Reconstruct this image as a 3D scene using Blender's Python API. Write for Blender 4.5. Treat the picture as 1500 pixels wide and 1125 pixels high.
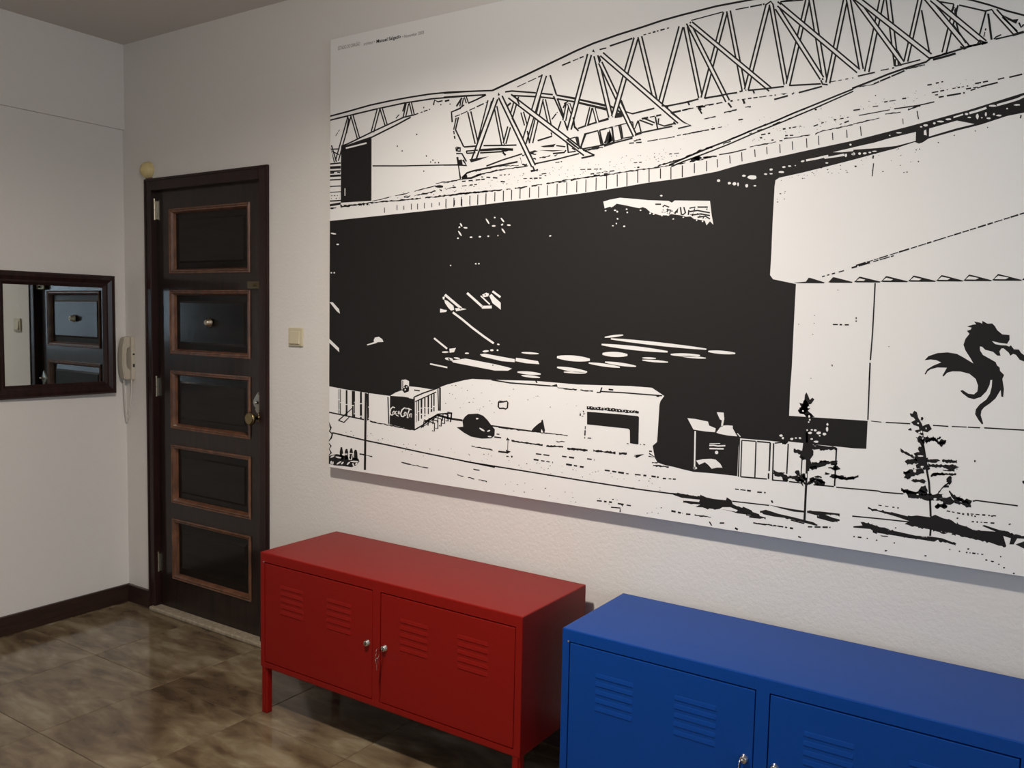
import bpy, bmesh, math, random
from mathutils import Vector, Matrix
from mathutils.geometry import tessellate_polygon

for o in list(bpy.data.objects):
    bpy.data.objects.remove(o, do_unlink=True)
S = bpy.context.scene
COL = S.collection

# ------------------------------------------------------------------ camera
CAM = Vector((4.1343, -2.5938, 1.5342))
YAW, PITCH, ROLL, FPX = 0.5859, 0.0768, 0.0204, 1254.25
FWD = Vector((-math.sin(YAW)*math.cos(PITCH), math.cos(YAW)*math.cos(PITCH), -math.sin(PITCH)))
_r = Vector((math.cos(YAW), math.sin(YAW), 0)); _u = _r.cross(FWD)
RGT = _r*math.cos(ROLL)+_u*math.sin(ROLL); UPV = -_r*math.sin(ROLL)+_u*math.cos(ROLL)
cd = bpy.data.cameras.new('camera'); cam = bpy.data.objects.new('camera', cd); COL.objects.link(cam)
cd.sensor_fit = 'HORIZONTAL'; cd.sensor_width = 36; cd.lens = FPX/1500*36
cd.clip_start = 0.05; cd.clip_end = 100
M = Matrix((RGT, UPV, -FWD)).transposed().to_4x4(); M.translation = CAM
cam.matrix_world = M
S.camera = cam

# ------------------------------------------------------------------ world, lights, exposure
world = bpy.data.worlds.new('world'); S.world = world; world.use_nodes = True
world.node_tree.nodes['Background'].inputs[0].default_value = (0.62, 0.78, 1.0, 1)
world.node_tree.nodes['Background'].inputs[1].default_value = 1.6
S.view_settings.view_transform = 'Standard'; S.view_settings.look = 'None'
S.view_settings.exposure = 0.0; S.view_settings.gamma = 1.0
S.view_settings.use_curve_mapping = False
try: S.cycles.blur_glossy = 0.0             # keep the mirror sharp in the varnish of the door
except Exception: pass
RX, H = 6.6, 2.869                          # end wall, ceiling height
FY = -4.3                                   # wall behind the camera
WIN = (5.0, 6.4, 1.12, 2.30)                # daylight window in that wall: x0, x1, z0, z1
ADDED_WIN = (-3.75, -2.35, 1.05, 2.25)           # unseen window added to the end wall for extra light: y0, y1, z0, z1
def area_light(name, loc, rot, sx, sy, power, col):
    l = bpy.data.lights.new(name, 'AREA'); l.shape = 'RECTANGLE'; l.size = sx; l.size_y = sy
    l.energy = power; l.color = col
    o = bpy.data.objects.new(name, l); COL.objects.link(o); o.location = loc; o.rotation_euler = rot
    return o
DAY = (0.68, 0.84, 1.0)
area_light('daylight_fill', ((WIN[0]+WIN[1])/2, FY-0.22, (WIN[2]+WIN[3])/2), (math.pi/2, 0, 0), WIN[1]-WIN[0], WIN[3]-WIN[2], 24, DAY)
area_light('daylight_fill', (RX+0.22, (ADDED_WIN[0]+ADDED_WIN[1])/2, (ADDED_WIN[2]+ADDED_WIN[3])/2), (math.pi/2, 0, math.pi/2), ADDED_WIN[1]-ADDED_WIN[0], ADDED_WIN[3]-ADDED_WIN[2], 26, DAY)  # second area light, added to brighten the door's mirror image and the left wall
LAMP = Vector((2.66, -1.42, 2.60)); LAMP_POWER = 50; FILL_POWER = 22; LAMP_COL = (1.0, 0.905, 0.81)

# ------------------------------------------------------------------ helpers
def mat(name, col, rough=0.6, metal=0.0, spec=0.5, coat=0.0):
    m = bpy.data.materials.new(name); m.use_nodes = True
    b = m.node_tree.nodes['Principled BSDF']
    b.inputs['Base Color'].default_value = (*col, 1); b.inputs['Roughness'].default_value = rough
    b.inputs['Metallic'].default_value = metal; b.inputs['Specular IOR Level'].default_value = spec
    b.inputs['Coat Weight'].default_value = coat; b.inputs['Coat Roughness'].default_value = 0.12
    return m
def nodes(m):
    nt = m.node_tree
    return nt, nt.nodes['Principled BSDF'], nt.nodes.new, nt.links.new
def add_bump(m, scale, strength, dist=0.002, detail=3, kind='noise'):
    nt, b, N, L = nodes(m)
    tc = N('ShaderNodeTexCoord'); t = N('ShaderNodeTexNoise' if kind == 'noise' else 'ShaderNodeTexVoronoi')
    t.inputs['Scale'].default_value = scale
    if kind == 'noise': t.inputs['Detail'].default_value = detail
    bp = N('ShaderNodeBump'); bp.inputs['Strength'].default_value = strength; bp.inputs['Distance'].default_value = dist
    L(tc.outputs['Object'], t.inputs['Vector']); L(t.outputs[0], bp.inputs['Height']); L(bp.outputs[0], b.inputs['Normal'])
def add_grain(m, c1, c2, stretch=(2, 2, 40), scale=3.0, detail=6):
    nt, b, N, L = nodes(m)
    tc = N('ShaderNodeTexCoord'); mp = N('ShaderNodeMapping'); t = N('ShaderNodeTexNoise'); cr = N('ShaderNodeValToRGB')
    mp.inputs['Scale'].default_value = stretch; t.inputs['Scale'].default_value = scale; t.inputs['Detail'].default_value = detail
    cr.color_ramp.elements[0].position = 0.35; cr.color_ramp.elements[1].position = 0.68
    cr.color_ramp.elements[0].color = (*c1, 1); cr.color_ramp.elements[1].color = (*c2, 1)
    L(tc.outputs['Object'], mp.inputs[0]); L(mp.outputs[0], t.inputs['Vector']); L(t.outputs[0], cr.inputs[0]); L(cr.outputs[0], b.inputs['Base Color'])

def link(name, me, m=None, parent=None, loc=None):
    o = bpy.data.objects.new(name, me); COL.objects.link(o)
    if m is not None and me is not None and not me.materials: me.materials.append(m)
    if parent is not None: o.parent = parent
    if loc is not None: o.location = loc
    return o
def bm_mesh(name, bm, smooth=False):
    me = bpy.data.meshes.new(name); bm.normal_update(); bm.to_mesh(me); bm.free()
    if smooth:
        for p in me.polygons: p.use_smooth = True
    return me
def bbox(bm, x0, x1, y0, y1, z0, z1):
    r = bmesh.ops.create_cube(bm, size=1)
    for v in r['verts']:
        v.co = Vector(((x0+x1)/2+v.co.x*(x1-x0), (y0+y1)/2+v.co.y*(y1-y0), (z0+z1)/2+v.co.z*(z1-z0)))
    return r['verts']
def box(name, x0, x1, y0, y1, z0, z1, m, parent=None, bevel=0.0, seg=2):
    bm = bmesh.new(); bbox(bm, x0, x1, y0, y1, z0, z1)
    if bevel: bmesh.ops.bevel(bm, geom=bm.edges[:], offset=bevel, segments=seg, affect='EDGES', profile=0.5)
    return link(name, bm_mesh(name, bm), m, parent)
def boxes(name, lst, m, parent=None):
    bm = bmesh.new()
    for b in lst: bbox(bm, *b)
    return link(name, bm_mesh(name, bm), m, parent)
def cyl(bm, p0, p1, r0, r1=None, n=20, caps=True):
    p0, p1 = Vector(p0), Vector(p1); r1 = r0 if r1 is None else r1
    d = (p1-p0).normalized(); a = d.orthogonal().normalized(); b = d.cross(a)
    A = [bm.verts.new(p0+(a*math.cos(2*math.pi*i/n)+b*math.sin(2*math.pi*i/n))*r0) for i in range(n)]
    B = [bm.verts.new(p1+(a*math.cos(2*math.pi*i/n)+b*math.sin(2*math.pi*i/n))*r1) for i in range(n)]
    for i in range(n): bm.faces.new((A[i], A[(i+1) % n], B[(i+1) % n], B[i]))
    if caps: bm.faces.new(A[::-1]); bm.faces.new(B)
def lathe(bm, origin, axis, prof, n=28):
    """prof = list of (distance along the axis, radius)"""
    o = Vector(origin); d = Vector(axis).normalized(); a = d.orthogonal().normalized(); b = d.cross(a); prev = None
    for t, r in prof:
        if r < 1e-6: ring = [bm.verts.new(o+d*t)]
        else: ring = [bm.verts.new(o+d*t+(a*math.cos(2*math.pi*i/n)+b*math.sin(2*math.pi*i/n))*r) for i in range(n)]
        if prev:
            for i in range(n):
                q = [prev[i % len(prev)], prev[(i+1) % len(prev)], ring[(i+1) % len(ring)], ring[i % len(ring)]]
                q2 = []
                for v in q:
                    if v not in q2: q2.append(v)
                if len(q2) > 2: bm.faces.new(q2)
        prev = ring
def tube(bm, pts, r, n=8):
    pts = [Vector(p) for p in pts]; prev = None; up = None
    for i, p in enumerate(pts):
        d = (pts[min(i+1, len(pts)-1)]-pts[max(i-1, 0)]).normalized()
        up = d.orthogonal().normalized() if up is None else (up-d*up.dot(d)).normalized()
        b = d.cross(up)
        ring = [bm.verts.new(p+(up*math.cos(2*math.pi*k/n)+b*math.sin(2*math.pi*k/n))*r) for k in range(n)]
        if prev:
            for k in range(n): bm.faces.new((prev[k], prev[(k+1) % n], ring[(k+1) % n], ring[k]))
        prev = ring
def thing(name, label, cat, loc=(0, 0, 0), group=None):
    o = bpy.data.objects.new(name, None); COL.objects.link(o); o.location = loc
    o.empty_display_size = 0.1
    tag(o, label, cat, group); return o
def tag(o, label, cat, group=None):
    o['label'] = label; o['category'] = cat
    if group: o['group'] = group
def struct(o, label, cat):
    o['kind'] = 'structure'; o['label'] = label; o['category'] = cat; return o

# ------------------------------------------------------------------ materials
m_wall = mat('wall_plaster', (0.715, 0.685, 0.645), 0.75, spec=0.25)
def wall_nodes(m):
    nt, b, N, L = nodes(m)
    tc = N('ShaderNodeTexCoord'); a = N('ShaderNodeTexNoise'); c = N('ShaderNodeTexNoise'); mx = N('ShaderNodeMath'); bp = N('ShaderNodeBump')
    a.inputs['Scale'].default_value = 75; a.inputs['Detail'].default_value = 4; a.inputs['Roughness'].default_value = 0.6
    c.inputs['Scale'].default_value = 9; mx.operation = 'MULTIPLY_ADD'; mx.inputs[1].default_value = 0.8
    bp.inputs['Strength'].default_value = 0.42; bp.inputs['Distance'].default_value = 0.004
    L(tc.outputs['Object'], a.inputs['Vector']); L(tc.outputs['Object'], c.inputs['Vector'])
    L(a.outputs[0], mx.inputs[0]); L(c.outputs[0], mx.inputs[2]); L(mx.outputs[0], bp.inputs['Height']); L(bp.outputs[0], b.inputs['Normal'])
wall_nodes(m_wall)
m_ceil = mat('ceiling_paint', (0.60, 0.575, 0.54), 0.85, spec=0.2); add_bump(m_ceil, 60, 0.2)
m_grout = mat('grout', (0.075, 0.056, 0.036), 0.8)
m_tile = mat('marbled_tile', (0.2, 0.16, 0.11), 0.2, spec=0.5)
def tile_nodes(m):
    nt, b, N, L = nodes(m)
    geo = N('ShaderNodeNewGeometry'); oi = N('ShaderNodeObjectInfo'); rnd = N('ShaderNodeVectorMath'); rnd.operation = 'SCALE'
    rnd.inputs[0].default_value = (0.9, 0.5, 0.6); L(oi.outputs['Random'], rnd.inputs['Scale'])
    add = N('ShaderNodeVectorMath'); L(geo.outputs['Position'], add.inputs[0]); L(rnd.outputs[0], add.inputs[1])
    mp = N('ShaderNodeMapping'); mp.inputs['Rotation'].default_value = (0, 0, 0.55); mp.inputs['Scale'].default_value = (1.5, 3.6, 1)
    L(add.outputs[0], mp.inputs[0])
    n1 = N('ShaderNodeTexNoise'); n1.inputs['Scale'].default_value = 1.75; n1.inputs['Detail'].default_value = 5; n1.inputs['Distortion'].default_value = 0.9
    n2 = N('ShaderNodeTexNoise'); n2.inputs['Scale'].default_value = 4.6; n2.inputs['Detail'].default_value = 4; n2.inputs['Distortion'].default_value = 0.6
    L(mp.outputs[0], n1.inputs['Vector']); L(mp.outputs[0], n2.inputs['Vector'])
    cr = N('ShaderNodeValToRGB'); e = cr.color_ramp.elements
    e[0].position = 0.33; e[0].color = (0.058, 0.037, 0.022, 1); e[1].position = 0.68; e[1].color = (0.27, 0.225, 0.150, 1)
    k = e.new(0.45); k.color = (0.112, 0.078, 0.045, 1); k = e.new(0.54); k.color = (0.165, 0.125, 0.074, 1)
    mx = N('ShaderNodeMath'); mx.operation = 'MULTIPLY_ADD'; mx.inputs[1].default_value = 0.62
    sc = N('ShaderNodeMath'); sc.operation = 'MULTIPLY'; sc.inputs[1].default_value = 0.38
    L(n1.outputs[0], mx.inputs[0]); L(n2.outputs[0], sc.inputs[0]); L(sc.outputs[0], mx.inputs[2]); L(mx.outputs[0], cr.inputs[0])
    L(cr.outputs[0], b.inputs['Base Color'])
    rr = N('ShaderNodeMapRange'); rr.inputs[3].default_value = 0.07; rr.inputs[4].default_value = 0.18
    L(n2.outputs[0], rr.inputs[0]); L(rr.outputs[0], b.inputs['Roughness'])
tile_nodes(m_tile)
m_wood = mat('dark_mahogany', (0.03, 0.014, 0.009), 0.45, spec=0.15, coat=0.6); add_grain(m_wood, (0.008, 0.004, 0.003), (0.020, 0.009, 0.006), (14, 14, 1.2))
m_panel = mat('door_panel_wood', (0.02, 0.015, 0.011), 0.45, spec=0.1, coat=0.3); add_grain(m_panel, (0.005, 0.004, 0.003), (0.011, 0.008, 0.006), (1.2, 14, 14))
m_mould = mat('chestnut_moulding', (0.16, 0.06, 0.028), 0.35, coat=0.3); add_grain(m_mould, (0.090, 0.036, 0.018), (0.190, 0.080, 0.038), (10, 10, 6))
m_jamb = mat('door_frame_wood', (0.03, 0.010, 0.007), 0.4, spec=0.25, coat=0.15); add_grain(m_jamb, (0.013, 0.005, 0.004), (0.026, 0.009, 0.007), (14, 14, 1.2))
m_base = mat('baseboard_wood', (0.028, 0.013, 0.009), 0.35, coat=0.2); add_grain(m_base, (0.020, 0.010, 0.008), (0.040, 0.019, 0.012), (2, 2, 30))
m_brass = mat('aged_brass', (0.34, 0.26, 0.13), 0.30, metal=1.0); add_bump(m_brass, 200, 0.05)
m_pale = mat('pale_brass', (0.55, 0.50, 0.38), 0.3, metal=1.0); add_bump(m_pale, 200, 0.05)
m_knob = mat('dark_brass', (0.24, 0.19, 0.10), 0.25, metal=1.0); add_bump(m_knob, 200, 0.05)
m_brassd = mat('dull_brass', (0.16, 0.13, 0.08), 0.4, metal=1.0); add_bump(m_brassd, 200, 0.05)
m_pewter = mat('pewter', (0.33, 0.32, 0.28), 0.38, metal=1.0); add_bump(m_pewter, 120, 0.1)
m_chrome = mat('chrome', (0.75, 0.74, 0.72), 0.18, metal=1.0); add_bump(m_chrome, 300, 0.02)
m_red = mat('red_lacquer', (0.205, 0.005, 0.003), 0.42, spec=0.22); add_bump(m_red, 350, 0.05, 0.0005)
m_blue = mat('blue_lacquer', (0.001, 0.046, 0.25), 0.42, spec=0.22); add_bump(m_blue, 350, 0.05, 0.0005)
m_dark = mat('dark_gap', (0.01, 0.01, 0.01), 0.8); add_bump(m_dark, 100, 0.1)
m_paper = mat('canvas_white', (0.80, 0.79, 0.77), 0.6, spec=0.3)
m_ink = mat('black_ink', (0.013, 0.012, 0.012), 0.65, spec=0.2)
m_inkr = mat('brown_ink', (0.16, 0.09, 0.09), 0.6)
for mm in (m_paper, m_ink): add_bump(mm, 900, 0.05, 0.0004)
m_mirror = mat('mirror_glass', (0.50, 0.53, 0.52), 0.015, metal=1.0); add_bump(m_mirror, 3, 0.002, 0.001)
m_cream = mat('cream_plastic', (0.50, 0.45, 0.36), 0.45); add_bump(m_cream, 250, 0.04)
m_beige = mat('yellowed_plastic', (0.55, 0.49, 0.34), 0.45); add_bump(m_beige, 250, 0.04)
m_yell = mat('aged_yellow_plastic', (0.64, 0.52, 0.24), 0.5); add_bump(m_yell, 90, 0.1)
m_black = mat('black_plastic', (0.012, 0.012, 0.012), 0.5); add_bump(m_black, 200, 0.04)
m_cord = mat('grey_cord', (0.55, 0.52, 0.47), 0.5); add_bump(m_cord, 200, 0.04)
m_stone = mat('threshold_stone', (0.30, 0.25, 0.18), 0.45); add_grain(m_stone, (0.24, 0.20, 0.14), (0.38, 0.32, 0.24), (6, 6, 6), 8)
m_white = mat('white_enamel', (0.75, 0.75, 0.73), 0.4); add_bump(m_white, 150, 0.04)

# ------------------------------------------------------------------ room shell
DX0, DX1, DZ = 0.197, 1.105, 2.187          # door frame
wl = struct(boxes('wall_left', [(-0.2, 0, FY-0.2, 0.3, 0, H), (-0.001, 0.016, FY, 0, 2.448, H)], m_wall), 'off-white textured plaster wall with a shallow beam under the ceiling', 'wall')
wb = struct(boxes('wall_back', [(0, DX0+0.02, 0, 0.3, 0, H), (DX1-0.02, RX, 0, 0.3, 0, H), (DX0+0.02, DX1-0.02, 0, 0.3, DZ-0.02, H), (DX0+0.02, DX1-0.02, 0.2, 0.3, 0, DZ-0.02)], m_wall),
            'off-white textured plaster wall around the dark panelled door', 'wall')
struct(boxes('wall_right', [(RX, RX+0.2, FY-0.2, ADDED_WIN[0], 0, H), (RX, RX+0.2, ADDED_WIN[1], 0.3, 0, H), (RX, RX+0.2, ADDED_WIN[0], ADDED_WIN[1], 0, ADDED_WIN[2]), (RX, RX+0.2, ADDED_WIN[0], ADDED_WIN[1], ADDED_WIN[3], H)], m_wall), 'off-white plaster end wall of the room with an added window', 'wall')
struct(boxes('wall_front', [(0, WIN[0], FY-0.2, FY, 0, H), (WIN[1], RX, FY-0.2, FY, 0, H), (WIN[0], WIN[1], FY-0.2, FY, 0, WIN[2]), (WIN[0], WIN[1], FY-0.2, FY, WIN[3], H)], m_wall),
       'off-white plaster wall with the daylight window', 'wall')
struct(boxes('ceiling', [(-0.2, RX+0.2, FY-0.2, 0.3, H, H+0.15)], m_ceil), 'plain off-white painted ceiling', 'ceiling')
floor = struct(boxes('floor', [(-0.2, RX+0.2, FY-0.2, 0.3, -0.15, -0.003)], m_grout), 'glossy floor of large marbled brown tiles', 'floor')
TS, TX0, TY0 = 0.515, 0.035, 0.0
tile_me = None
bm = bmesh.new(); g = 0.0012
bbox(bm, g, TS-g, g, TS-g, -0.008, 0)
te = [e for e in bm.edges if all(v.co.z > -0.001 for v in e.verts)]
bmesh.ops.bevel(bm, geom=te, offset=0.0015, segments=1, affect='EDGES')
tile_me = bm_mesh('tile', bm); tile_me.materials.append(m_tile)
for i in range(-1, 13):
    for j in range(1, 10):
        x, y = TX0+i*TS, TY0-j*TS
        if x > RX or y+TS < FY: continue
        link('tile', tile_me, None, floor, (x, y, 0))
BB = 0.093
def baseboard(name, a, label):
    o = box(name, *a, 0, BB, m_base, None, 0.004, 2); struct(o, label, 'baseboard')
bl = baseboard('baseboard_left', (0, 0.016, FY, 0), 'dark wooden skirting board below the mirror wall')
baseboard('baseboard_back', (0.016, DX0, -0.016, 0), 'short dark skirting board between corner and door')
baseboard('baseboard_right', (DX1, RX, -0.016, 0), 'dark wooden skirting board running behind the metal cabinets')
baseboard('baseboard_front', (0.016, RX, FY, FY+0.016), 'dark skirting board of the window wall')
# window behind the camera
m_glass = mat('window_glass', (1, 1, 1), 0.0)
nt, b, N, L = nodes(m_glass); tr = N('ShaderNodeBsdfTransparent'); gl = N('ShaderNodeBsdfGlossy'); gl.inputs['Roughness'].default_value = 0.02; mix = N('ShaderNodeMixShader'); mix.inputs[0].default_value = 0.05
L(tr.outputs[0], mix.inputs[1]); L(gl.outputs[0], mix.inputs[2]); L(mix.outputs[0], nt.nodes['Material Output'].inputs[0])
def window(name, loc, rz, ww, wh, label):
    w = bpy.data.objects.new(name, None); COL.objects.link(w); w.location = loc; w.rotation_euler.z = rz; struct(w, label, 'window')
    for n, b in (('window_frame', (0, 0.06, -0.12, -0.06, 0, wh)), ('window_frame', (ww-0.06, ww, -0.12, -0.06, 0, wh)), ('window_frame', (0.06, ww-0.06, -0.12, -0.06, 0, 0.06)),
                 ('window_frame', (0.06, ww-0.06, -0.12, -0.06, wh-0.06, wh)), ('mullion', (ww/2-0.03, ww/2+0.03, -0.12, -0.06, 0.06, wh-0.06)), ('window_sill', (0.002, ww-0.002, -0.06, 0.03, 0.0, 0.02))):
        box(n, *b, m_white, w, 0.004)
    for a, c in ((0.06, ww/2-0.03), (ww/2+0.03, ww-0.06)): box('pane', a, c, -0.092, -0.088, 0.06, wh-0.06, m_glass, w)
window('window_1', (WIN[0], FY, WIN[2]), 0, WIN[1]-WIN[0], WIN[3]-WIN[2], 'white framed two-pane window in the wall opposite the print')
window('added_window_2', (RX, ADDED_WIN[0], ADDED_WIN[2]), math.pi/2, ADDED_WIN[1]-ADDED_WIN[0], ADDED_WIN[3]-ADDED_WIN[2], 'white framed two-pane window added in the end wall as a light source')  # added window, out of view, frames the extra area light

# ------------------------------------------------------------------ ceiling lamp (above the frame), its bulb shines down out of a deep shade
sp = thing('ceiling_lamp', 'white ceiling lamp with a deep shade open at the bottom', 'lamp', (LAMP.x, LAMP.y, H))
dz = LAMP.z-H
bm = bmesh.new(); cyl(bm, (0, 0, 0), (0, 0, -0.02), 0.055); link('mount', bm_mesh('mount', bm), m_white, sp)
bm = bmesh.new(); cyl(bm, (0, 0, -0.02), (0, 0, dz+0.12), 0.008); link('stem', bm_mesh('stem', bm), m_white, sp)
bm = bmesh.new(); lathe(bm, (0, 0, dz), (0, 0, 1), [(-0.012, 0.115), (-0.012, 0.120), (0.06, 0.105), (0.12, 0.04), (0.125, 0), (0.118, 0), (0.112, 0.03), (0.055, 0.098), (-0.012, 0.115)]); link('lamp_shade', bm_mesh('lamp_shade', bm, True), m_white, sp)
l = bpy.data.lights.new('lamp_bulb', 'AREA'); l.shape = 'DISK'; l.size = 0.15; l.energy = LAMP_POWER; l.color = LAMP_COL; l.spread = math.radians(172)
lo = bpy.data.objects.new('lamp_bulb', l); COL.objects.link(lo); lo.location = LAMP
l = bpy.data.lights.new('upper_wall_fill', 'POINT'); l.shadow_soft_size = 0.045; l.energy = FILL_POWER; l.color = LAMP_COL      # point fill added below the shade rim to lift upper walls and ceiling
lo = bpy.data.objects.new('upper_wall_fill', l); COL.objects.link(lo); lo.location = LAMP-Vector((0, 0, 0.065))

# ------------------------------------------------------------------ panelled door
door = bpy.data.objects.new('door_1', None); COL.objects.link(door); door.location = (DX0, 0, 0)
struct(door, 'dark wooden front door with five raised panels in a dark frame', 'door')
def D(x): return x-DX0
FW = 0.045
LX0, LX1, LZ0, LZ1, LY = DX0+0.045, DX1-0.05, 0.022, DZ-0.055, 0.022
box('jamb', 0, 0.05, -0.014, 0.1, 0, DZ, m_jamb, door, 0.004)
box('jamb', D(DX1)-0.055, D(DX1), -0.014, 0.1, 0, DZ, m_jamb, door, 0.004)
box('door_head', 0.05, D(DX1)-0.055, -0.014, 0.1, DZ-0.06, DZ, m_jamb, door, 0.004)
box('jamb_bead', 0.004, 0.014, -0.019, -0.012, 0, DZ-0.004, m_jamb, door, 0.003)
box('jamb_bead', D(DX1)-0.014, D(DX1)-0.004, -0.019, -0.012, 0, DZ-0.004, m_jamb, door, 0.003)
box('jamb_bead', 0.004, D(DX1)-0.004, -0.019, -0.012, DZ-0.014, DZ-0.004, m_jamb, door, 0.003)
PX0, PX1 = 0.352, 0.952
PZ = [(0.178, 0.490), (0.570, 0.868), (0.948, 1.240), (1.322, 1.638), (1.718, 2.036)]
MW = 0.025
st = [(D(LX0), D(PX0+0.01), LY, LY+0.04, LZ0, LZ1), (D(PX1-0.01), D(LX1), LY, LY+0.04, LZ0, LZ1)]
zz = [LZ0]+[v for p in PZ for v in (p[0]+0.01, p[1]-0.01)]+[LZ1]
for i in range(0, len(zz), 2): st.append((D(PX0+0.01), D(PX1-0.01), LY, LY+0.04, zz[i], zz[i+1]))
leaf = boxes('door_leaf', st, m_wood, door)
for z0, z1 in PZ:
    # raised field panel
    bm = bmesh.new(); x0, x1 = D(PX0)+0.012, D(PX1)-0.012; a, c = z0+0.012, z1-0.012
    y0, y1, ins = LY+0.020, LY+0.011, 0.050
    lo_ = [bm.verts.new((x, y0, z)) for x, z in ((x0, a), (x1, a), (x1, c), (x0, c))]
    mi_ = [bm.verts.new((x, y0-0.004, z)) for x, z in ((x0+ins-0.01, a+ins-0.01), (x1-ins+0.01, a+ins-0.01), (x1-ins+0.01, c-ins+0.01), (x0+ins-0.01, c-ins+0.01))]
    hi_ = [bm.verts.new((x, y1, z)) for x, z in ((x0+ins, a+ins), (x1-ins, a+ins), (x1-ins, c-ins), (x0+ins, c-ins))]
    bm.faces.new(hi_)
    for i in range(4):
        j = (i+1) % 4; bm.faces.new((lo_[i], lo_[j], mi_[j], mi_[i])); bm.faces.new((mi_[i], mi_[j], hi_[j], hi_[i]))
    pn = link('panel', bm_mesh('panel', bm), m_panel, leaf)
    # moulding, mitred, swept profile (inset, y)
    prof = [(0, LY+0.001), (0, LY-0.005), (0.003, LY-0.008), (0.007, LY-0.007), (0.009, LY-0.001), (0.011, LY-0.001), (0.012, LY-0.006), (0.016, LY-0.005), (0.021, LY+0.006), (MW, LY+0.020)]
    bm = bmesh.new(); rings = []
    for t, y in prof:
        rings.append([bm.verts.new((x, y, z)) for x, z in ((D(PX0)+t, z0+t), (D(PX1)-t, z0+t), (D(PX1)-t, z1-t), (D(PX0)+t, z1-t))])
    for r0, r1 in zip(rings, rings[1:]):
        for i in range(4): bm.faces.new((r0[i], r0[(i+1) % 4], r1[(i+1) % 4], r1[i]))
    link('panel_moulding', bm_mesh('panel_moulding', bm), m_mould, leaf)
for z in (2.035, 1.150, 0.245):
    bm = bmesh.new()
    cyl(bm, (D(0.246), LY-0.012, z-0.048), (D(0.246), LY-0.012, z+0.0), 0.004); cyl(bm, (D(0.246), LY-0.012, z+0.002), (D(0.246), LY-0.012, z+0.048), 0.004)
    cyl(bm, (D(0.246), LY-0.012, z+0.048), (D(0.246), LY-0.012, z+0.056), 0.005); bbox(bm, D(0.246), D(0.252), LY-0.010, LY+0.002, z-0.045, z+0.045)
    link('hinge', bm_mesh('hinge', bm, False), m_pale, door)
bm = bmesh.new(); lathe(bm, (D(0.652), LY+0.004, 1.483), (0, -1, 0), [(0, 0.021), (0.005, 0.021), (0.010, 0.016), (0.020, 0.015), (0.025, 0.011), (0.026, 0.006), (0.023, 0.005), (0.022, 0)])
link('peephole', bm_mesh('peephole', bm, True), m_pale, leaf)
bolt = box('latch_bolt', D(0.950), D(1.052), LY-0.020, LY, 1.643, 1.678, m_brassd, leaf, 0.004)
box('bolt_knob', D(1.000), D(1.008), LY-0.034, LY-0.018, 1.654, 1.667, m_brassd, bolt, 0.003)
# escutcheon (leaf shaped plate) and round knob
bm = bmesh.new(); pts = [(0, 0.052), (0.012, 0.034), (0.024, 0.014), (0.027, 0.0), (0.021, -0.016), (0.011, -0.025), (0.015, -0.033), (0.010, -0.043), (0, -0.054)]
loop = pts+[(-x, z) for x, z in pts[-2:0:-1]]
f0 = [bm.verts.new((D(1.006)+x*1.35, LY, 1.122+z)) for x, z in loop]; f1 = [bm.verts.new((D(1.006)+x*1.15, LY-0.007, 1.122+z*0.93)) for x, z in loop]
cc = bm.verts.new((D(1.008), LY-0.012, 1.124))
for i in range(len(loop)):
    j = (i+1) % len(loop); bm.faces.new((f0[i], f0[j], f1[j], f1[i])); bm.faces.new((f1[i], f1[j], cc))
es = link('escutcheon', bm_mesh('escutcheon', bm), m_pewter, leaf)
bm = bmesh.new(); lathe(bm, (D(1.012), LY-0.010, 1.126), (0, -1, 0), [(0, 0.008), (0.012, 0.008), (0.016, 0.006), (0.016, 0)]); link('lock_cylinder', bm_mesh('lock_cylinder', bm, True), m_chrome, es)
bm = bmesh.new(); lathe(bm, (D(1.016), LY, 1.056), (0, -1, 0), [(0, 0.024), (0.005, 0.024), (0.010, 0.016), (0.012, 0.009), (0.038, 0.009), (0.042, 0.018), (0.048, 0.028), (0.056, 0.031), (0.064, 0.029), (0.068, 0.022), (0.066, 0.016), (0.069, 0.008), (0.070, 0)])
link('door_knob', bm_mesh('door_knob', bm, True), m_knob, leaf)
thr = box('threshold', D(0.225), D(1.085), -0.034, 0.06, 0, 0.021, m_stone, door, 0.006)
thr['label'] = 'pale worn stone sill'

# ------------------------------------------------------------------ square mirror on the left wall
mi = thing('wall_mirror', 'square mirror in a dark wooden frame hung on the left wall near the door', 'mirror', (0.0085, -0.374, 1.1115)); mi.rotation_euler.z = -0.028
MY0, MY1, MH, FWD_ = -0.297, 0.297, 0.594, 0.062
# glass
box('mirror_glass', 0.003, 0.010, MY0+FWD_-0.01, MY1-FWD_+0.01, FWD_-0.01, MH-FWD_+0.01, m_mirror, mi)
prof = [(0, 0.0), (0, 0.020), (0.008, 0.028), (0.022, 0.030), (0.040, 0.022), (0.048, 0.022), (0.054, 0.017), (FWD_, 0.0105), (FWD_, 0.0)]
cs = [(MY0, 0), (MY1, 0), (MY1, MH), (MY0, MH)]; ins = [(1, 1), (-1, 1), (-1, -1), (1, -1)]
for i in range(4):
    j = (i+1) % 4; bm = bmesh.new(); A = []; B = []
    for t, x in prof:
        A.append(bm.verts.new((x+0.001, cs[i][0]+ins[i][0]*t, cs[i][1]+ins[i][1]*t))); B.append(bm.verts.new((x+0.001, cs[j][0]+ins[j][0]*t, cs[j][1]+ins[j][1]*t)))
    for k in range(len(prof)-1): bm.faces.new((A[k], B[k], B[k+1], A[k+1]))
    bm.faces.new((A[-1], B[-1], B[0], A[0])); bm.faces.new(A[::-1]); bm.faces.new(B)
    bmesh.ops.recalc_face_normals(bm, faces=bm.faces[:])
    link('frame_rail', bm_mesh('frame_rail', bm), m_jamb, mi)

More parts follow.
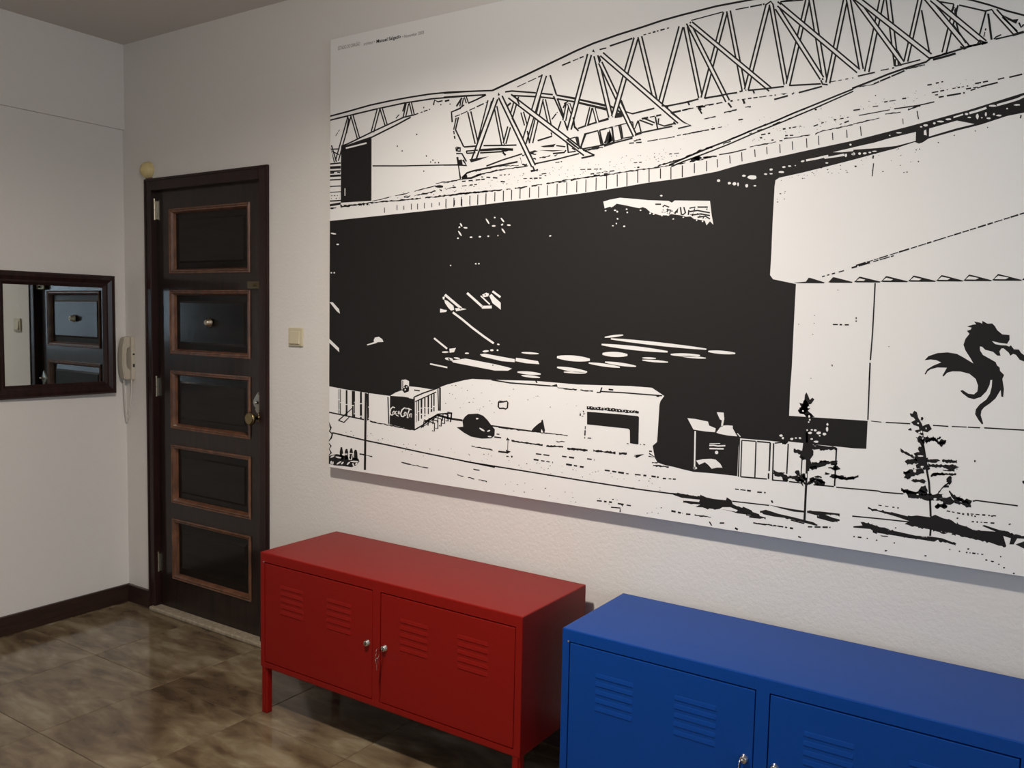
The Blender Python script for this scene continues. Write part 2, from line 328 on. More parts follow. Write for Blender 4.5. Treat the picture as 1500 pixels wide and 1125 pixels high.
# ------------------------------------------------------------------ intercom handset by the corner
ic = thing('intercom_phone', 'cream intercom handset with hanging cord on the wall beside the door frame', 'intercom', (0.052, 0, 1.178))
box('base_plate', -0.034, 0.034, -0.022, 0, 0, 0.222, m_cream, ic, 0.005)
bm = bmesh.new()
prof = [(-0.022, 0.218), (-0.040, 0.220), (-0.052, 0.212), (-0.060, 0.180), (-0.064, 0.130), (-0.064, 0.085), (-0.061, 0.045), (-0.054, 0.008), (-0.042, 0.002), (-0.022, 0.004),
        (-0.022, 0.050), (-0.036, 0.062), (-0.041, 0.085), (-0.041, 0.135), (-0.036, 0.160), (-0.022, 0.170)]
A = [bm.verts.new((-0.022, y, z)) for y, z in prof]; B = [bm.verts.new((0.022, y, z)) for y, z in prof]
for i in range(len(prof)): bm.faces.new((A[i], A[(i+1) % len(prof)], B[(i+1) % len(prof)], B[i]))
bm.faces.new(A[::-1]); bm.faces.new(B); bmesh.ops.recalc_face_normals(bm, faces=bm.faces[:])
bmesh.ops.bevel(bm, geom=[e for e in bm.edges if abs(e.verts[0].co.x-e.verts[1].co.x) < 1e-6], offset=0.004, segments=2, affect='EDGES')
link('handset', bm_mesh('handset', bm), m_cream, ic)
for z, h in ((0.128, 0.008), (0.066, 0.016)): box('button', 0.0325, 0.0365, -0.016, -0.006, z, z+h, m_black, ic, 0.001)
bm = bmesh.new(); pts = []
for i in range(25):
    t = i/24; a = math.pi*t
    x = -0.006+0.030*t; z = 0.004-0.205*math.sin(a)**0.55; y = -0.042+0.024*t
    pts.append((x-0.006*math.sin(a), y, z))
tube(bm, pts, 0.0035); link('cord', bm_mesh('cord', bm, True), m_cord, ic)

# ------------------------------------------------------------------ light switch and door bell dome
sw = thing('light_switch', 'beige square light switch between the door and the wall print', 'switch', (1.281, 0, 1.393))
box('switch_plate', -0.043, 0.043, -0.010, 0, 0, 0.080, m_beige, sw, 0.003)
bm = bmesh.new(); vs = bbox(bm, -0.030, 0.030, -0.018, -0.009, 0.010, 0.066)
for v in vs:
    if v.co.y < -0.015 and v.co.z > 0.05: v.co.y = -0.0115
bmesh.ops.bevel(bm, geom=bm.edges[:], offset=0.0015, segments=1, affect='EDGES'); link('rocker', bm_mesh('rocker', bm), m_beige, sw)
be = thing('door_chime', 'small round yellowed plastic dome on the wall above the door frame corner', 'door chime', (0.222, 0, 2.230))
bm = bmesh.new(); lathe(bm, (0, 0, 0), (0, -1, 0), [(0, 0.041), (0.008, 0.042), (0.010, 0.040), (0.022, 0.038), (0.032, 0.031), (0.039, 0.020), (0.042, 0.010), (0.043, 0)]); link('dome', bm_mesh('dome', bm, True), m_yell, be)
bm = bmesh.new(); lathe(bm, (0, -0.0405, -0.004), (0, -1, 0), [(0, 0.012), (0.004, 0.011), (0.006, 0.006), (0.006, 0)]); link('cap', bm_mesh('cap', bm, True), m_yell, be)
box('cable_clip', -0.012, 0.03, -0.012, 0, -0.047, -0.038, m_inkr, be, 0.001)

# ------------------------------------------------------------------ metal locker cabinets
CW, CD, CH, CL = 1.19, 0.40, 0.63, 0.182
def apply_boolean(o, cutters):
    for c in cutters:
        md = o.modifiers.new('cut', 'BOOLEAN'); md.object = c; md.operation = 'DIFFERENCE'; md.solver = 'EXACT'
    dg = bpy.context.evaluated_depsgraph_get(); dg.update()
    me = bpy.data.meshes.new_from_object(o.evaluated_get(dg)); o.modifiers.clear(); o.data = me
    for c in cutters: bpy.data.objects.remove(c, do_unlink=True)
def cabinet(name, x, gap, m, label, keys):
    c = thing(name, label, 'cabinet', (x, -gap-CD/2, 0))
    yf = -CD/2
    body = box('body', 0, CW, yf, CD/2, CL, CH, m, c, 0.0035, 2)
    SR, TR, BR, CP = 0.024, 0.036, 0.022, 0.034
    d0 = [(SR, CW/2-CP/2), (CW/2+CP/2, CW-SR)]
    apply_boolean(body, [box('cutter', a, b, yf-0.02, yf+0.016, CL+BR, CH-TR, m, c) for a, b in d0])
    for di, (a, b) in enumerate(d0):
        gp = 0.0028; z0, z1 = CL+BR+gp, CH-TR-0.0045
        dr = box('door', a+gp, b-gp, yf+0.0005, yf+0.015, z0, z1, m, c, 0.0018, 2)
        # pressed louvres: two columns of five
        for lx in (a+0.088, a+0.330):
            for r in range(5):
                zc = z1-0.078-r*0.0245
                bm = bmesh.new(); w2 = 0.122
                P = [(0, 0, 0.010), (w2, 0, 0.010), (0.006, -0.0008, 0.008), (w2-0.006, -0.0008, 0.008), (0.004, -0.0020, -0.003), (w2-0.004, -0.0020, -0.003), (0, 0, -0.006), (w2, 0, -0.006)]
                V = [bm.verts.new((lx+p[0], yf+0.0007+p[1], zc+p[2])) for p in P]
                for q in ((0, 1, 3, 2), (2, 3, 5, 4), (4, 5, 7, 6), (0, 2, 4, 6), (1, 7, 5, 3)): bm.faces.new([V[k] for k in q])
                bmesh.ops.recalc_face_normals(bm, faces=bm.faces[:])
                link('louvre', bm_mesh('louvre', bm), m, dr)
        kx = (b-0.024) if di == 0 else (a+0.022); kz = 0.402
        bm = bmesh.new(); lathe(bm, (kx, yf+0.001, kz), (0, -1, 0), [(0, 0.0125), (0.003, 0.0125), (0.005, 0.010), (0.011, 0.0095), (0.012, 0.008), (0.012, 0)]); lk = link('lock', bm_mesh('lock', bm, True), m_chrome, dr)
        bm = bmesh.new(); bbox(bm, kx-0.0012, kx+0.0012, yf-0.0125, yf-0.0105, kz-0.006, kz+0.006); link('key_slot', bm_mesh('key_slot', bm), m_black, dr)
        if keys[di]:
            bm = bmesh.new(); bbox(bm, kx-0.001, kx+0.001, yf-0.026, yf-0.010, kz-0.004, kz+0.004)
            lathe(bm, (kx-0.001, yf-0.032, kz), (1, 0, 0), [(0, 0), (0, 0.011), (0.002, 0.011), (0.002, 0)], 20)
            ring = [(kx+0.002*math.sin(a_)-0.003, yf-0.034+0.009*math.cos(a_), kz-0.017+0.012*math.sin(a_)) for a_ in [2*math.pi*i/20 for i in range(21)]]
            tube(bm, ring, 0.0011, 6)
            lathe(bm, (kx-0.007, yf-0.030, kz-0.036), (1, 0, 0.25), [(0, 0), (0, 0.010), (0.002, 0.010), (0.002, 0)], 20)
            vv = bbox(bm, kx-0.0075, kx-0.0055, yf-0.032, yf-0.026, kz-0.068, kz-0.040)
            link('key', bm_mesh('key', bm), m_chrome, dr)
    lw = 0.031
    for lx in (0.002, CW-lw-0.002):
        for ly in (yf+0.002, CD/2-lw-0.002):
            bm = bmesh.new(); bbox(bm, lx, lx+lw, ly, ly+lw, 0.006, CL+0.002)
            bmesh.ops.bevel(bm, geom=[e for e in bm.edges if abs(e.verts[0].co.z-e.verts[1].co.z) > 0.1], offset=0.006, segments=3, affect='EDGES')
            lg = link('leg', bm_mesh('leg', bm), m, c)
            box('foot', lx+0.002, lx+lw-0.002, ly+0.002, ly+lw-0.002, 0, 0.007, m, lg, 0.002)
    bm = bmesh.new(); lathe(bm, (SR*0.9, yf+0.0008, CH-TR-0.0005), (0, -1, 0), [(0, 0.0035), (0.002, 0.003), (0.003, 0)], 12); link('screw', bm_mesh('screw', bm), m_chrome, c)
    return c
cabinet('locker_cabinet', 1.580, 0.053, m_red, 'low red metal locker cabinet on legs with two louvred doors', (0, 1))
cabinet('locker_cabinet', 2.9115, 0.0566, m_blue, 'low blue metal locker cabinet with two louvred doors', (1, 0))

# ------------------------------------------------------------------ large canvas print (flat print as thin ink shapes on the canvas face)
MX0, MX1, MZ0, MZ1, MT = 1.5259, 4.55, 0.8925, 2.6457, 0.045
mural = thing('canvas_print', 'huge black and white canvas print of a stadium and truss bridge hung above the cabinets', 'wall art', (MX0, 0, MZ0))
canvas = box('canvas', 0, MX1-MX0, -MT, -0.002, 0, MZ1-MZ0, m_paper, mural, 0.002, 1)
rng = random.Random(7)
def plane(px, py):
    """photo pixel -> point on the canvas face, in the print's own coordinates (x along the wall, z up)"""
    d = FWD+RGT*((px-750)/FPX)-UPV*((py-562.5)/FPX)
    p = CAM+d*((-MT-CAM.y)/d.y)
    return (min(max(p.x-MX0, 0.0005), MX1-MX0-0.0005), min(max(p.z-MZ0, 0.0005), MZ1-MZ0-0.0005))
class Ink:
    """collects flat print shapes of one part"""
    def __init__(self, base=0.0, weight=1.25): self.weight = weight; self.v = []; self.f = []; self.mi = []; self.base = base; self.level = 0; self.last = None
    def poly(self, pts, white=False):
        if white != self.last: self.level += 1; self.last = white      # overprint: a new colour lies over the one before
        off = -MT-0.00012-self.base-0.000006*self.level
        q = [plane(*p) for p in pts]
        base = len(self.v)
        self.v += [(x, off, z) for x, z in q]
        for t in tessellate_polygon([[Vector((x, z, 0)) for x, z in q]]):
            self.f.append(tuple(base+i for i in t)); self.mi.append(1 if white else 0)
    def line(self, pts, w=1.5, white=False, w1=None, lens=False):
        if not white and w < 3: w = w*self.weight
        n = len(pts); a = []; b = []
        if n == 2 and lens:
            (x0, y0), (x1, y1) = pts; n = 9
            pts = [(x0+(x1-x0)*i/8, y0+(y1-y0)*i/8) for i in range(9)]
        for i, (x, y) in enumerate(pts):
            x0, y0 = pts[max(i-1, 0)]; x1, y1 = pts[min(i+1, n-1)]
            dx, dy = x1-x0, y1-y0; l = math.hypot(dx, dy) or 1
            t = i/(n-1); ww = w if w1 is None else w+(w1-w)*t
            if lens: ww = w*max(0.25, math.sin(math.pi*(0.06+0.88*t))**0.6)
            nx, ny = -dy/l*ww/2, dx/l*ww/2
            a.append((x+nx, y+ny)); b.append((x-nx, y-ny))
        self.poly(a+b[::-1], white)
    def bar(self, A, B, w, lw=1.5):
        self.line([A, B], w-lw*0.9, True)
        dx, dy = B[0]-A[0], B[1]-A[1]; l = math.hypot(dx, dy); nx, ny = -dy/l*w/2, dx/l*w/2
        self.line([(A[0]+nx, A[1]+ny), (B[0]+nx, B[1]+ny)], lw); self.line([(A[0]-nx, A[1]-ny), (B[0]-nx, B[1]-ny)], lw)
    def blob(self, c, r, ry=None, white=False, n=9, jit=0.25):
        ry = r if ry is None else ry
        self.poly([(c[0]+r*(1+rng.uniform(-jit, jit))*math.cos(2*math.pi*i/n), c[1]+ry*(1+rng.uniform(-jit, jit))*math.sin(2*math.pi*i/n)) for i in range(n)], white)
    def dash(self, pts, w=1.0, on=6, gap=3, jit=0.5, white=False):
        seg = []; 
        for (x0, y0), (x1, y1) in zip(pts, pts[1:]):
            L_ = math.hypot(x1-x0, y1-y0); s = 0
            while s < L_:
                e = min(L_, s+on*(1+rng.uniform(-jit, jit)))
                self.line([(x0+(x1-x0)*s/L_, y0+(y1-y0)*s/L_), (x0+(x1-x0)*e/L_, y0+(y1-y0)*e/L_)], w*(1+rng.uniform(-0.3, 0.3)), white)
                s = e+gap*(1+rng.uniform(-jit, jit))
    def rough(self, pts, w0=0.6, w1=2.4, step=2.6, drop=0.0, jy=0.5):
        """ragged line of varying thickness"""
        P = []
        for (x0, y0), (x1, y1) in zip(pts, pts[1:]):
            k = max(1, int(math.hypot(x1-x0, y1-y0)/step))
            P += [(x0+(x1-x0)*i/k, y0+(y1-y0)*i/k) for i in range(k)]
        P.append(pts[-1]); run = []
        def flush():
            if len(run) > 1:
                up = [(x, y-h/2) for x, y, h in run]; dn = [(x, y+h/2) for x, y, h in run]; self.poly(up+dn[::-1])
            run.clear()
        for x, y in P:
            if rng.random() < drop: flush(); continue
            run.append((x, y+rng.uniform(-jy, jy), rng.uniform(w0, w1)))
        flush()
    def specks(self, x0, y0, x1, y1, n, h=6.0, s=(0.4, 0.9), long=1.6, white=False):
        """specks scattered in a band from (x0,y0) to (x1,y1), half height h"""
        for _ in range(n):
            t = rng.random(); x = x0+(x1-x0)*t; y = y0+(y1-y0)*t+rng.uniform(-h, h); r = rng.uniform(*s)
            self.blob((x, y), r*rng.uniform(1, long), r*0.8, white, 6)
    def build(self, name, m0=None, label=None):
        me = bpy.data.meshes.new(name); me.from_pydata(self.v, [], self.f); me.materials.append(m0 or m_ink); me.materials.append(m_paper)
        for p, k in zip(me.polygons, self.mi): p.material_index = k
        o = link(name, me, None, mural)
        if label: o['label'] = label
        return o
def T(x0, y0, s=6.0):
    return lambda *pts: [(x0+p[0]/s, y0+p[1]/s) for p in pts]
t1, t2, t3, t4, t5 = T(475, 120), T(650, 110), T(820, 40), T(1000, 0), T(1250, 0)
t6, t7, t8 = T(800, 170), T(1000, 140), T(1250, 110)
u1, u2, u3, u4, u5, u6, u7, u8 = T(475, 410), T(475, 540), T(680, 540), T(850, 470), T(840, 550), T(1000, 570), T(1250, 440), T(1250, 590)
v1, v2, v3, v4, v5 = T(980, 690), T(1250, 690), T(730, 620), T(1100, 370), T(475, 300, 5.1724)
w1, w2, w3 = T(470, 380, 2.8846), T(980, 380, 2.8846), T(980, 0, 2.8846)

# --- black shade of the stand ---------------------------------------------------------------------------
K = Ink()
K.poly([(478, 324), (595, 312), (707, 300), (738, 296), (800, 289.7), (850, 283.5), (900, 276), (950, 267.5), (1000, 260.8), (1050, 251.3), (1083, 241.7), (1150, 227.5), (1200, 216.5), (1250, 206),
        (1333, 184.7), (1417, 161.7), (1500, 135.8), (1620, 99), (1780, 46), (1780, 78), (1620, 128), (1500, 165), (1475, 170), (1437, 182.5), (1400, 191.8), (1360, 203), (1352, 208.5), (1346, 210.5), (1340, 208), (1311.7, 217.5), (1283, 225), (1250, 234),
        (1217, 242.5), (1175, 253), (1141.7, 260.3), (1136, 264), (1134.7, 273), (1131.7, 327), (1130, 370), (1128, 403), (1132.5, 409), (1166, 416), (1164, 453), (1160, 537), (1157.5, 570), (1156, 609),
        (1250, 615), (1271, 616.5), (1269, 657.5), (1250, 656.7), (1225, 654), (1191.7, 651), (1175, 649), (1155, 646.7), (1145, 647.5), (1130, 646), (1083, 642), (1081.7, 655), (1080, 697.5), (1050, 694), (1015, 691),
        (1000, 687.5), (987, 684), (975, 681.7), (963, 677.5), (959, 670), (956, 653), (962.5, 647.5), (964, 625), (966, 593), (967.5, 587.5), (973, 580), (955, 568), (923, 565.5), (846.7, 563.3), (820, 561),
        (786, 558), (720, 556.3), (700, 555.5), (691.7, 555), (680, 557), (671.7, 559), (655, 563.3), (644, 567.5), (631, 570.5), (599, 566), (590, 571.5), (578, 576), (571, 580), (540, 575.8), (508, 570.8), (478, 565.5)])
K.poly(u2((578, 238), (700, 247), (787, 262), (790, 540), (575, 490)))
# white bits inside the dark beam band
K.poly(t8((0, 635), (180, 595), (300, 560), (420, 530), (550, 500), (548, 578), (380, 622), (200, 642), (0, 656)), True)
K.poly(t8((667, 470), (910, 400), (1065, 430), (900, 470), (665, 540)), True)
K.poly(t8((620, 490), (640, 478), (645, 530), (620, 525)), True)
K.poly(t7((1320, 498), (1430, 472), (1500, 456), (1500, 488), (1400, 498)), True)
K.poly(t7((1240, 545), (1420, 510), (1425, 530), (1250, 556)), True)
K.line(t7((1085, 570), (1190, 550), (1250, 535), (1280, 530)), 3.0, True); K.line(t7((1040, 580), (1070, 574)), 2.6, True, lens=True)
for x, y, r, ry in ((315, 748, 16, 12), (410, 770, 14, 12), (455, 775, 16, 14), (487, 780, 7, 16), (563, 793, 13, 15), (635, 793, 12, 7), (538, 705, 18, 10), (610, 718, 40, 20), (730, 690, 14, 7), (778, 650, 15, 9), (778, 687, 14, 6),
                    (868, 672, 25, 10), (890, 628, 16, 8), (940, 620, 14, 7), (990, 615, 6, 4), (1267, 592, 13, 6), (1435, 525, 10, 15), (1475, 432, 10, 9), (1495, 515, 12, 9)):
    K.blob(t7((x, y))[0], r/6, ry/6, True, 10, 0.12)
for x, y, r, ry in ((5, 692, 12, 12), (55, 690, 14, 10), (100, 688, 18, 9), (145, 680, 12, 7), (185, 670, 20, 6), (320, 530, 7, 5), (400, 507, 25, 6), (596, 455, 10, 6), (636, 442, 20, 10), (712, 424, 12, 9), (765, 408, 30, 8), (835, 388, 28, 8),
                    (1352, 295, 8, 7), (1440, 262, 28, 7), (995, 342, 16, 10), (1225, 270, 35, 9), (1020, 372, 16, 6), (1090, 365, 12, 24), (1165, 345, 8, 20), (1190, 380, 18, 8), (1280, 355, 24, 8), (1235, 345, 10, 10), (1130, 375, 8, 5)):
    K.blob(t8((x, y))[0], r/6, ry/6, True, 10, 0.15)
K.line(t8((880, 372), (965, 345)), 2.2, True); K.line(t8((1020, 335), (1090, 315), (1170, 288)), 3.2, True); K.line(t8((1262, 265), (1370, 235), (1450, 210), (1490, 190), (1600, 160)), 3.2, True)
# canopy strip below the ledge
K.poly(t6((502, 752), (560, 735), (650, 718), (800, 730), (900, 740), (1075, 745), (1105, 762), (1130, 742), (1440, 745), (1450, 830), (1455, 870), (1470, 955), (1440, 925), (1410, 960), (1395, 920), (1340, 910), (1300, 905), (1270, 882), (1230, 885), (1180, 872),
          (1100, 862), (1060, 872), (1000, 872), (960, 860), (915, 845), (880, 812), (850, 800), (820, 810), (760, 798), (700, 785), (620, 770), (590, 795), (555, 798), (515, 812)), True)
for pts in (((1025, 800), (1040, 785), (1080, 800), (1060, 820), (1100, 830)), ((1130, 860), (1165, 810), (1150, 850)), ((1180, 800), (1190, 870)), ((1210, 800), (1225, 850), (1200, 870)), ((1260, 810), (1310, 800), (1300, 830)), ((1330, 800), (1420, 800), (1410, 825)),
            ((1260, 840), (1330, 830), (1440, 850)), ((1280, 870), (1360, 860), (1440, 875)), ((1330, 890), (1400, 880), (1440, 905)), ((1255, 825), (1250, 870)), ((960, 775), (1010, 775))):
    K.line(t6(*pts), 1.7)
for _ in range(26):
    x = rng.uniform(1020, 1440); K.blob(t6((x, rng.uniform(815, 850)+(x-1020)*0.13))[0], rng.uniform(0.6, 1.6), rng.uniform(0.5, 1.1), False, 7)
for x, y in ((523, 832), (575, 795), (605, 828), (625, 840), (707, 818), (713, 847), (628, 903), (618, 945), (587, 965), (686, 968), (830, 828), (915, 855), (945, 862), (1018, 875), (1073, 872), (1118, 905), (1205, 890), (1323, 915), (1375, 925), (1013, 700), (36, 1053)):
    K.blob(t6((x, y))[0], rng.uniform(1.0, 1.9), rng.uniform(0.8, 1.3), True, 8)
# small lights and roof windows in the dark
for a in (((1030, 140), (1045, 165)), ((1018, 175), (1030, 165)), ((1055, 172), (1085, 176)), ((1015, 198), (1040, 235)), ((1225, 105), (1250, 145)), ((1270, 160), (1298, 160)), ((1285, 97), (1298, 97)), ((1338, 100), (1362, 130)), ((1340, 155), (1355, 145)),
          ((1385, 153), (1412, 155)), ((1345, 180), (1370, 215)), ((1102, 246), (1122, 246)), ((1170, 242), (1188, 242)), ((1236, 238), (1250, 238)), ((1312, 233), (1320, 233)), ((1006, 253), (1020, 253)), ((50, 215), (90, 222)), ((92, 300), (112, 300)),
          ((48, 515), (60, 515)), ((70, 515), (82, 515)), ((952, 460), (963, 460)), ((1142, 447), (1154, 447)), ((1166, 446), (1178, 446)), ((1310, 1055), (1328, 1060)), ((1306, 1102), (1320, 1102))):
    q = v5(*a); K.line(q, 2.3, True, lens=True)
K.poly(u1((40, 195), (75, 197), (130, 258), (138, 297), (110, 275)), True); K.poly(u1((38, 518), (130, 600), (132, 636), (38, 552)), True)
K.poly(u1((435, 530), (445, 507), (480, 500), (510, 520), (520, 545), (470, 547), (455, 556), (380, 576), (373, 568), (437, 547)), True)
K.line(u1((1060, 130), (1205, 252)), 3.6, True); K.poly(u1((1055, 175), (1085, 185), (1135, 228), (1142, 262), (1115, 270), (1090, 245), (1062, 205)), True); K.poly(u1((1040, 150), (1060, 145), (1055, 175), (1042, 170)), True)
K.poly(u1((1018, 252), (1050, 262), (1078, 265), (1072, 282), (1018, 287)), True); K.poly(u1((1150, 250), (1200, 245), (1252, 258), (1200, 268), (1160, 276)), True)
K.line(u1((1130, 285), (1210, 345), (1300, 420), (1400, 495), (1490, 558)), 3.0, True); K.line(u1((965, 512), (1080, 605)), 2.6, True)
K.poly(u1((1100, 605), (1158, 598), (1140, 635), (1102, 640)), True); K.line(u1((1035, 635), (1092, 634)), 2.4, True, lens=True); K.line(u1((1236, 645), (1272, 645)), 2.4, True, lens=True)
K.line(u1((930, 738), (1082, 770)), 2.2, True); K.line(u1((1062, 690), (1130, 700)), 4.0, True, lens=True); K.line(u1((1140, 684), (1192, 692)), 2.4, True, lens=True)
K.poly([(661, 528), (672, 526.5), (682, 525.2), (725, 533.5), (744, 538), (750, 540), (744, 543), (725, 542.8), (700, 538), (664, 531)], True)
K.blob((722, 535), 0.9); K.line(u1((1090, 690), (1105, 705)), 1.4)
K.line(u1((1255, 115), (1390, 236)), 3.4, True); K.line(u1((1385, 240), (1472, 238)), 4.2, True); K.line(u1((1375, 140), (1455, 215)), 2.0, True); K.poly(u1((1388, 130), (1425, 112), (1450, 122), (1440, 145), (1400, 152)), True); K.blob(u1((1415, 131))[0], 1.0)
K.poly(v5((1250, 690), (1268, 675), (1290, 700), (1337, 742), (1337, 795), (1320, 780), (1275, 745)), True); K.line(v5((1275, 655), (1335, 700)), 3.0, True)
K.poly([(703, 519), (710, 518), (754, 526), (754, 530.5), (735, 529), (706, 522)], True); K.poly([(756, 524), (770, 526), (788, 529), (790, 533.5), (770, 532), (755, 529)], True)
for a in ((707, 515, 716, 514), (718, 513, 723, 513), (764, 516.5, 789, 518.2)): K.line([a[:2], a[2:]], 3.0, True, lens=True)
for x0, y0, x1, y1, w in ((758, 545, 792, 548, 4.6), (764, 550, 791, 553, 3.4), (816, 523, 864, 527, 8.5), (816, 538, 860, 545, 5.5), (826, 545, 858, 546.5, 3)): K.line([(x0, y0), (x1, y1)], w, True, lens=True)
for a, b, w in (((215, 144), (378, 124), 3.2), ((270, 158), (1108, 249), 5.2), ((188, 208), (768, 272), 6.0), ((195, 290), (415, 300), 7.5), ((75, 370), (348, 408), 4.4), ((218, 362), (490, 400), 4.6), ((545, 325), (665, 330), 2.6), ((545, 345), (772, 363), 3.4),
                ((795, 295), (1052, 305), 4.8), ((900, 312), (1104, 328), 3.2), ((1125, 268), (1362, 286), 5.0)):
    K.line(u4(a, b), w, True, lens=True)
# kiosk box in the dark (right) and white roofs
K.poly(u6((42, 255), (110, 262), (222, 285), (232, 320), (290, 345), (285, 378), (200, 372), (95, 355)), True); K.poly(u6((296, 382), (340, 322), (390, 318), (440, 322), (440, 345), (480, 415), (400, 408), (320, 392)), True)
K.poly(u6((300, 203), (360, 206), (366, 260), (352, 330), (336, 332), (330, 270), (312, 232)), True); K.poly(u6((308, 290), (325, 265), (345, 275), (335, 335), (312, 320)))
K.line(u6((110, 368), (104, 705)), 2.2, True); K.poly(u6((118, 628), (180, 615), (250, 612), (290, 620), (330, 655), (350, 690), (300, 690), (255, 700), (225, 665), (195, 642), (145, 665)), True)
K.line(u6((235, 495), (270, 493), (310, 500), (375, 497)), 2.0, True); K.line(u6((235, 522), (360, 525)), 2.0, True); K.blob(u6((298, 557))[0], 2.5, 2.5, True, 12, 0.05); K.blob(u6((112, 695))[0], 3, 2, True); K.line(u6((480, 388), (507, 418)), 1.2, True)
K.line(u6((235, 480), (250, 478), (330, 478)), 0.8, True)
# left kiosk box
K.poly(u2((618, 213), (690, 188), (745, 155), (840, 165), (940, 182), (870, 215), (790, 250), (700, 233)), True)
K.poly(u2((680, 100), (715, 95), (745, 110), (745, 200), (720, 210), (680, 180)), True); K.line(u2((690, 105), (690, 175)), 1.0); K.poly(u2((690, 165), (715, 140), (740, 150), (740, 200), (705, 215), (685, 190)))
for a in ((700, 165), (725, 160), (712, 185)): K.blob(u2(a)[0], 1.1, 1.0, True)
K.line(u2((790, 188), (840, 195)), 1.5); K.line(u2((790, 250), (870, 215), (1015, 165)), 1.6); K.line(u2((745, 255), (785, 262)), 1.4, True)
K.build('stand_shade_print')

# --- truss bridge ---------------------------------------------------------------------------------------
B = Ink(0.0, 1.42)
# rear (left) arch
B.line(t1((40, 303), (200, 262), (400, 205), (580, 166), (750, 135), (920, 108), (1100, 90), (1400, 78), (1480, 76), (1500, 66)), 1.7)
B.line(t1((40, 338), (200, 300), (450, 240), (700, 186), (950, 148), (1200, 128), (1420, 112)), 1.6)
for a, b, w in (((222, 300), (112, 690), 4.2), ((243, 295), (302, 500), 3.4), ((478, 236), (424, 440), 3.8), ((500, 234), (546, 386), 3.4), ((732, 188), (704, 312), 3.6), ((757, 182), (782, 290), 3.2)):
    B.bar(*t1(a, b), w, 1.3)
B.line(t1((200, 300), (215, 330), (195, 450)), 1.6); B.line(t1((715, 180), (690, 260)), 1.6)
B.line(t1((150, 565), (205, 545), (430, 435), (560, 375), (700, 310), (790, 290)), 1.5); B.line(t1((205, 560), (300, 525), (420, 485), (640, 375), (760, 310)), 1.6)
B.dash(t1((790, 290), (930, 240)), 1.2, 5, 3); B.line(t1((960, 205), (970, 160), (1000, 175), (1040, 165)), 1.4); B.line(t1((1060, 170), (1100, 160)), 1.8); B.dash(t1((100, 475), (135, 420)), 0.8, 9, 1); B.dash(t1((630, 320), (660, 285)), 0.8, 9, 1)
for x, y in ((813, 462), (685, 607), (643, 565), (897, 650), (955, 688), (935, 705), (975, 710), (1005, 710), (875, 785), (875, 225), (1105, 195), (1025, 200)): B.blob(t1((x, y))[0], 0.9, 1.3)
B.bar(*t1((55, 560), (98, 705)), 3.0, 1.3); B.line(t1((60, 592), (135, 588)), 1.2); B.line(t1((70, 610), (130, 640)), 1.2); B.line(t1((45, 722), (145, 712)), 1.5)
B.poly(t1((148, 568), (200, 555), (380, 503), (416, 490), (415, 1045), (145, 1062))); B.line(t1((190, 583), (372, 537)), 2.2, True); B.line(t1((182, 935), (182, 1000)), 1.2, True); B.line(t1((140, 1075), (230, 1072), (330, 1060)), 1.8, True)
for y, w in ((752, 4.0), (785, 1.6), (825, 2.2), (860, 1.4), (917, 1.2), (968, 0.8), (1045, 1.4)): B.line(t1((45, y+3), (145, y-3)), w)
B.line(t1((45, 1085), (145, 1068)), 3.4); B.dash(t1((60, 1000), (135, 998)), 1.0, 1.5, 4); B.dash(t1((60, 1025), (135, 1022)), 1.0, 1.5, 4); B.rough(t1((50, 800), (140, 795)), 0.5, 3.0, 2, 0.2)
B.line(t1((425, 738), (700, 738), (930, 733), (1180, 728)), 1.3); B.line(t1((1180, 735), (1196, 855)), 1.3)
# roof end of the front truss
B.line(t2((0, 160), (200, 145), (430, 135)), 1.6); B.line(t2((0, 195), (180, 182), (372, 174)), 1.6); B.line(t2((372, 174), (290, 215), (215, 248)), 1.6)
B.bar(*t2((165, 200), (150, 278)), 3.0, 1.3); B.bar(*t2((190, 192), (208, 245)), 3.0, 1.3); B.line(t2((160, 200), (112, 275)), 1.8); B.line(t2((150, 290), (68, 325), (75, 415)), 1.7); B.line(t2((130, 300), (180, 262)), 1.4)
B.dash(t2((98, 365), (150, 345), (400, 228)), 1.1, 9, 3); B.line(t2((130, 370), (104, 480), (176, 630)), 1.6); B.line(t2((110, 375), (88, 480)), 1.3); B.dash(t2((88, 490), (98, 560)), 1.2, 8, 2)
B.bar(*t2((225, 322), (290, 602)), 4.6); B.line(t2((178, 632), (282, 624)), 1.7); B.bar(*t2((405, 225), (312, 590)), 5.4, 1.4); B.line(t2((420, 235), (330, 560)), 1.2)
B.bar(*t2((455, 275), (522, 612)), 4.2); B.bar(*t2((575, 455), (535, 602)), 4.0); B.line(t2((350, 620), (520, 618), (640, 615)), 1.6)
B.bar(*t2((645, 188), (592, 372)), 4.6); B.bar(*t2((690, 325), (722, 440)), 4.0, 1.4); B.bar(*t2((862, 205), (768, 595)), 4.8, 1.4); B.bar(*t2((882, 215), (935, 450)), 4.2, 1.4); B.bar(*t2((1062, 260), (1098, 240)), 3, 1.4)
B.line(t2((540, 148), (600, 140), (810, 156)), 1.7); B.line(t2((600, 180), (815, 190)), 1.7); B.line(t2((850, 160), (960, 172)), 1.7); B.line(t2((845, 192), (970, 206)), 1.7); B.line(t2((990, 176), (1165, 205)), 1.8); B.line(t2((1005, 210), (1160, 236)), 1.7)
B.line(t2((935, 0), (990, 172)), 1.8); B.line(t2((965, 185), (1060, 400), (1090, 488)), 1.7); B.line(t2((998, 205), (1062, 380)), 1.7); B.line(t2((1050, 290), (1075, 240)), 1.6); B.bar(*t2((1090, 250), (1060, 400)), 4.2, 1.4); B.bar(*t2((1098, 250), (1130, 340)), 3.6, 1.2)
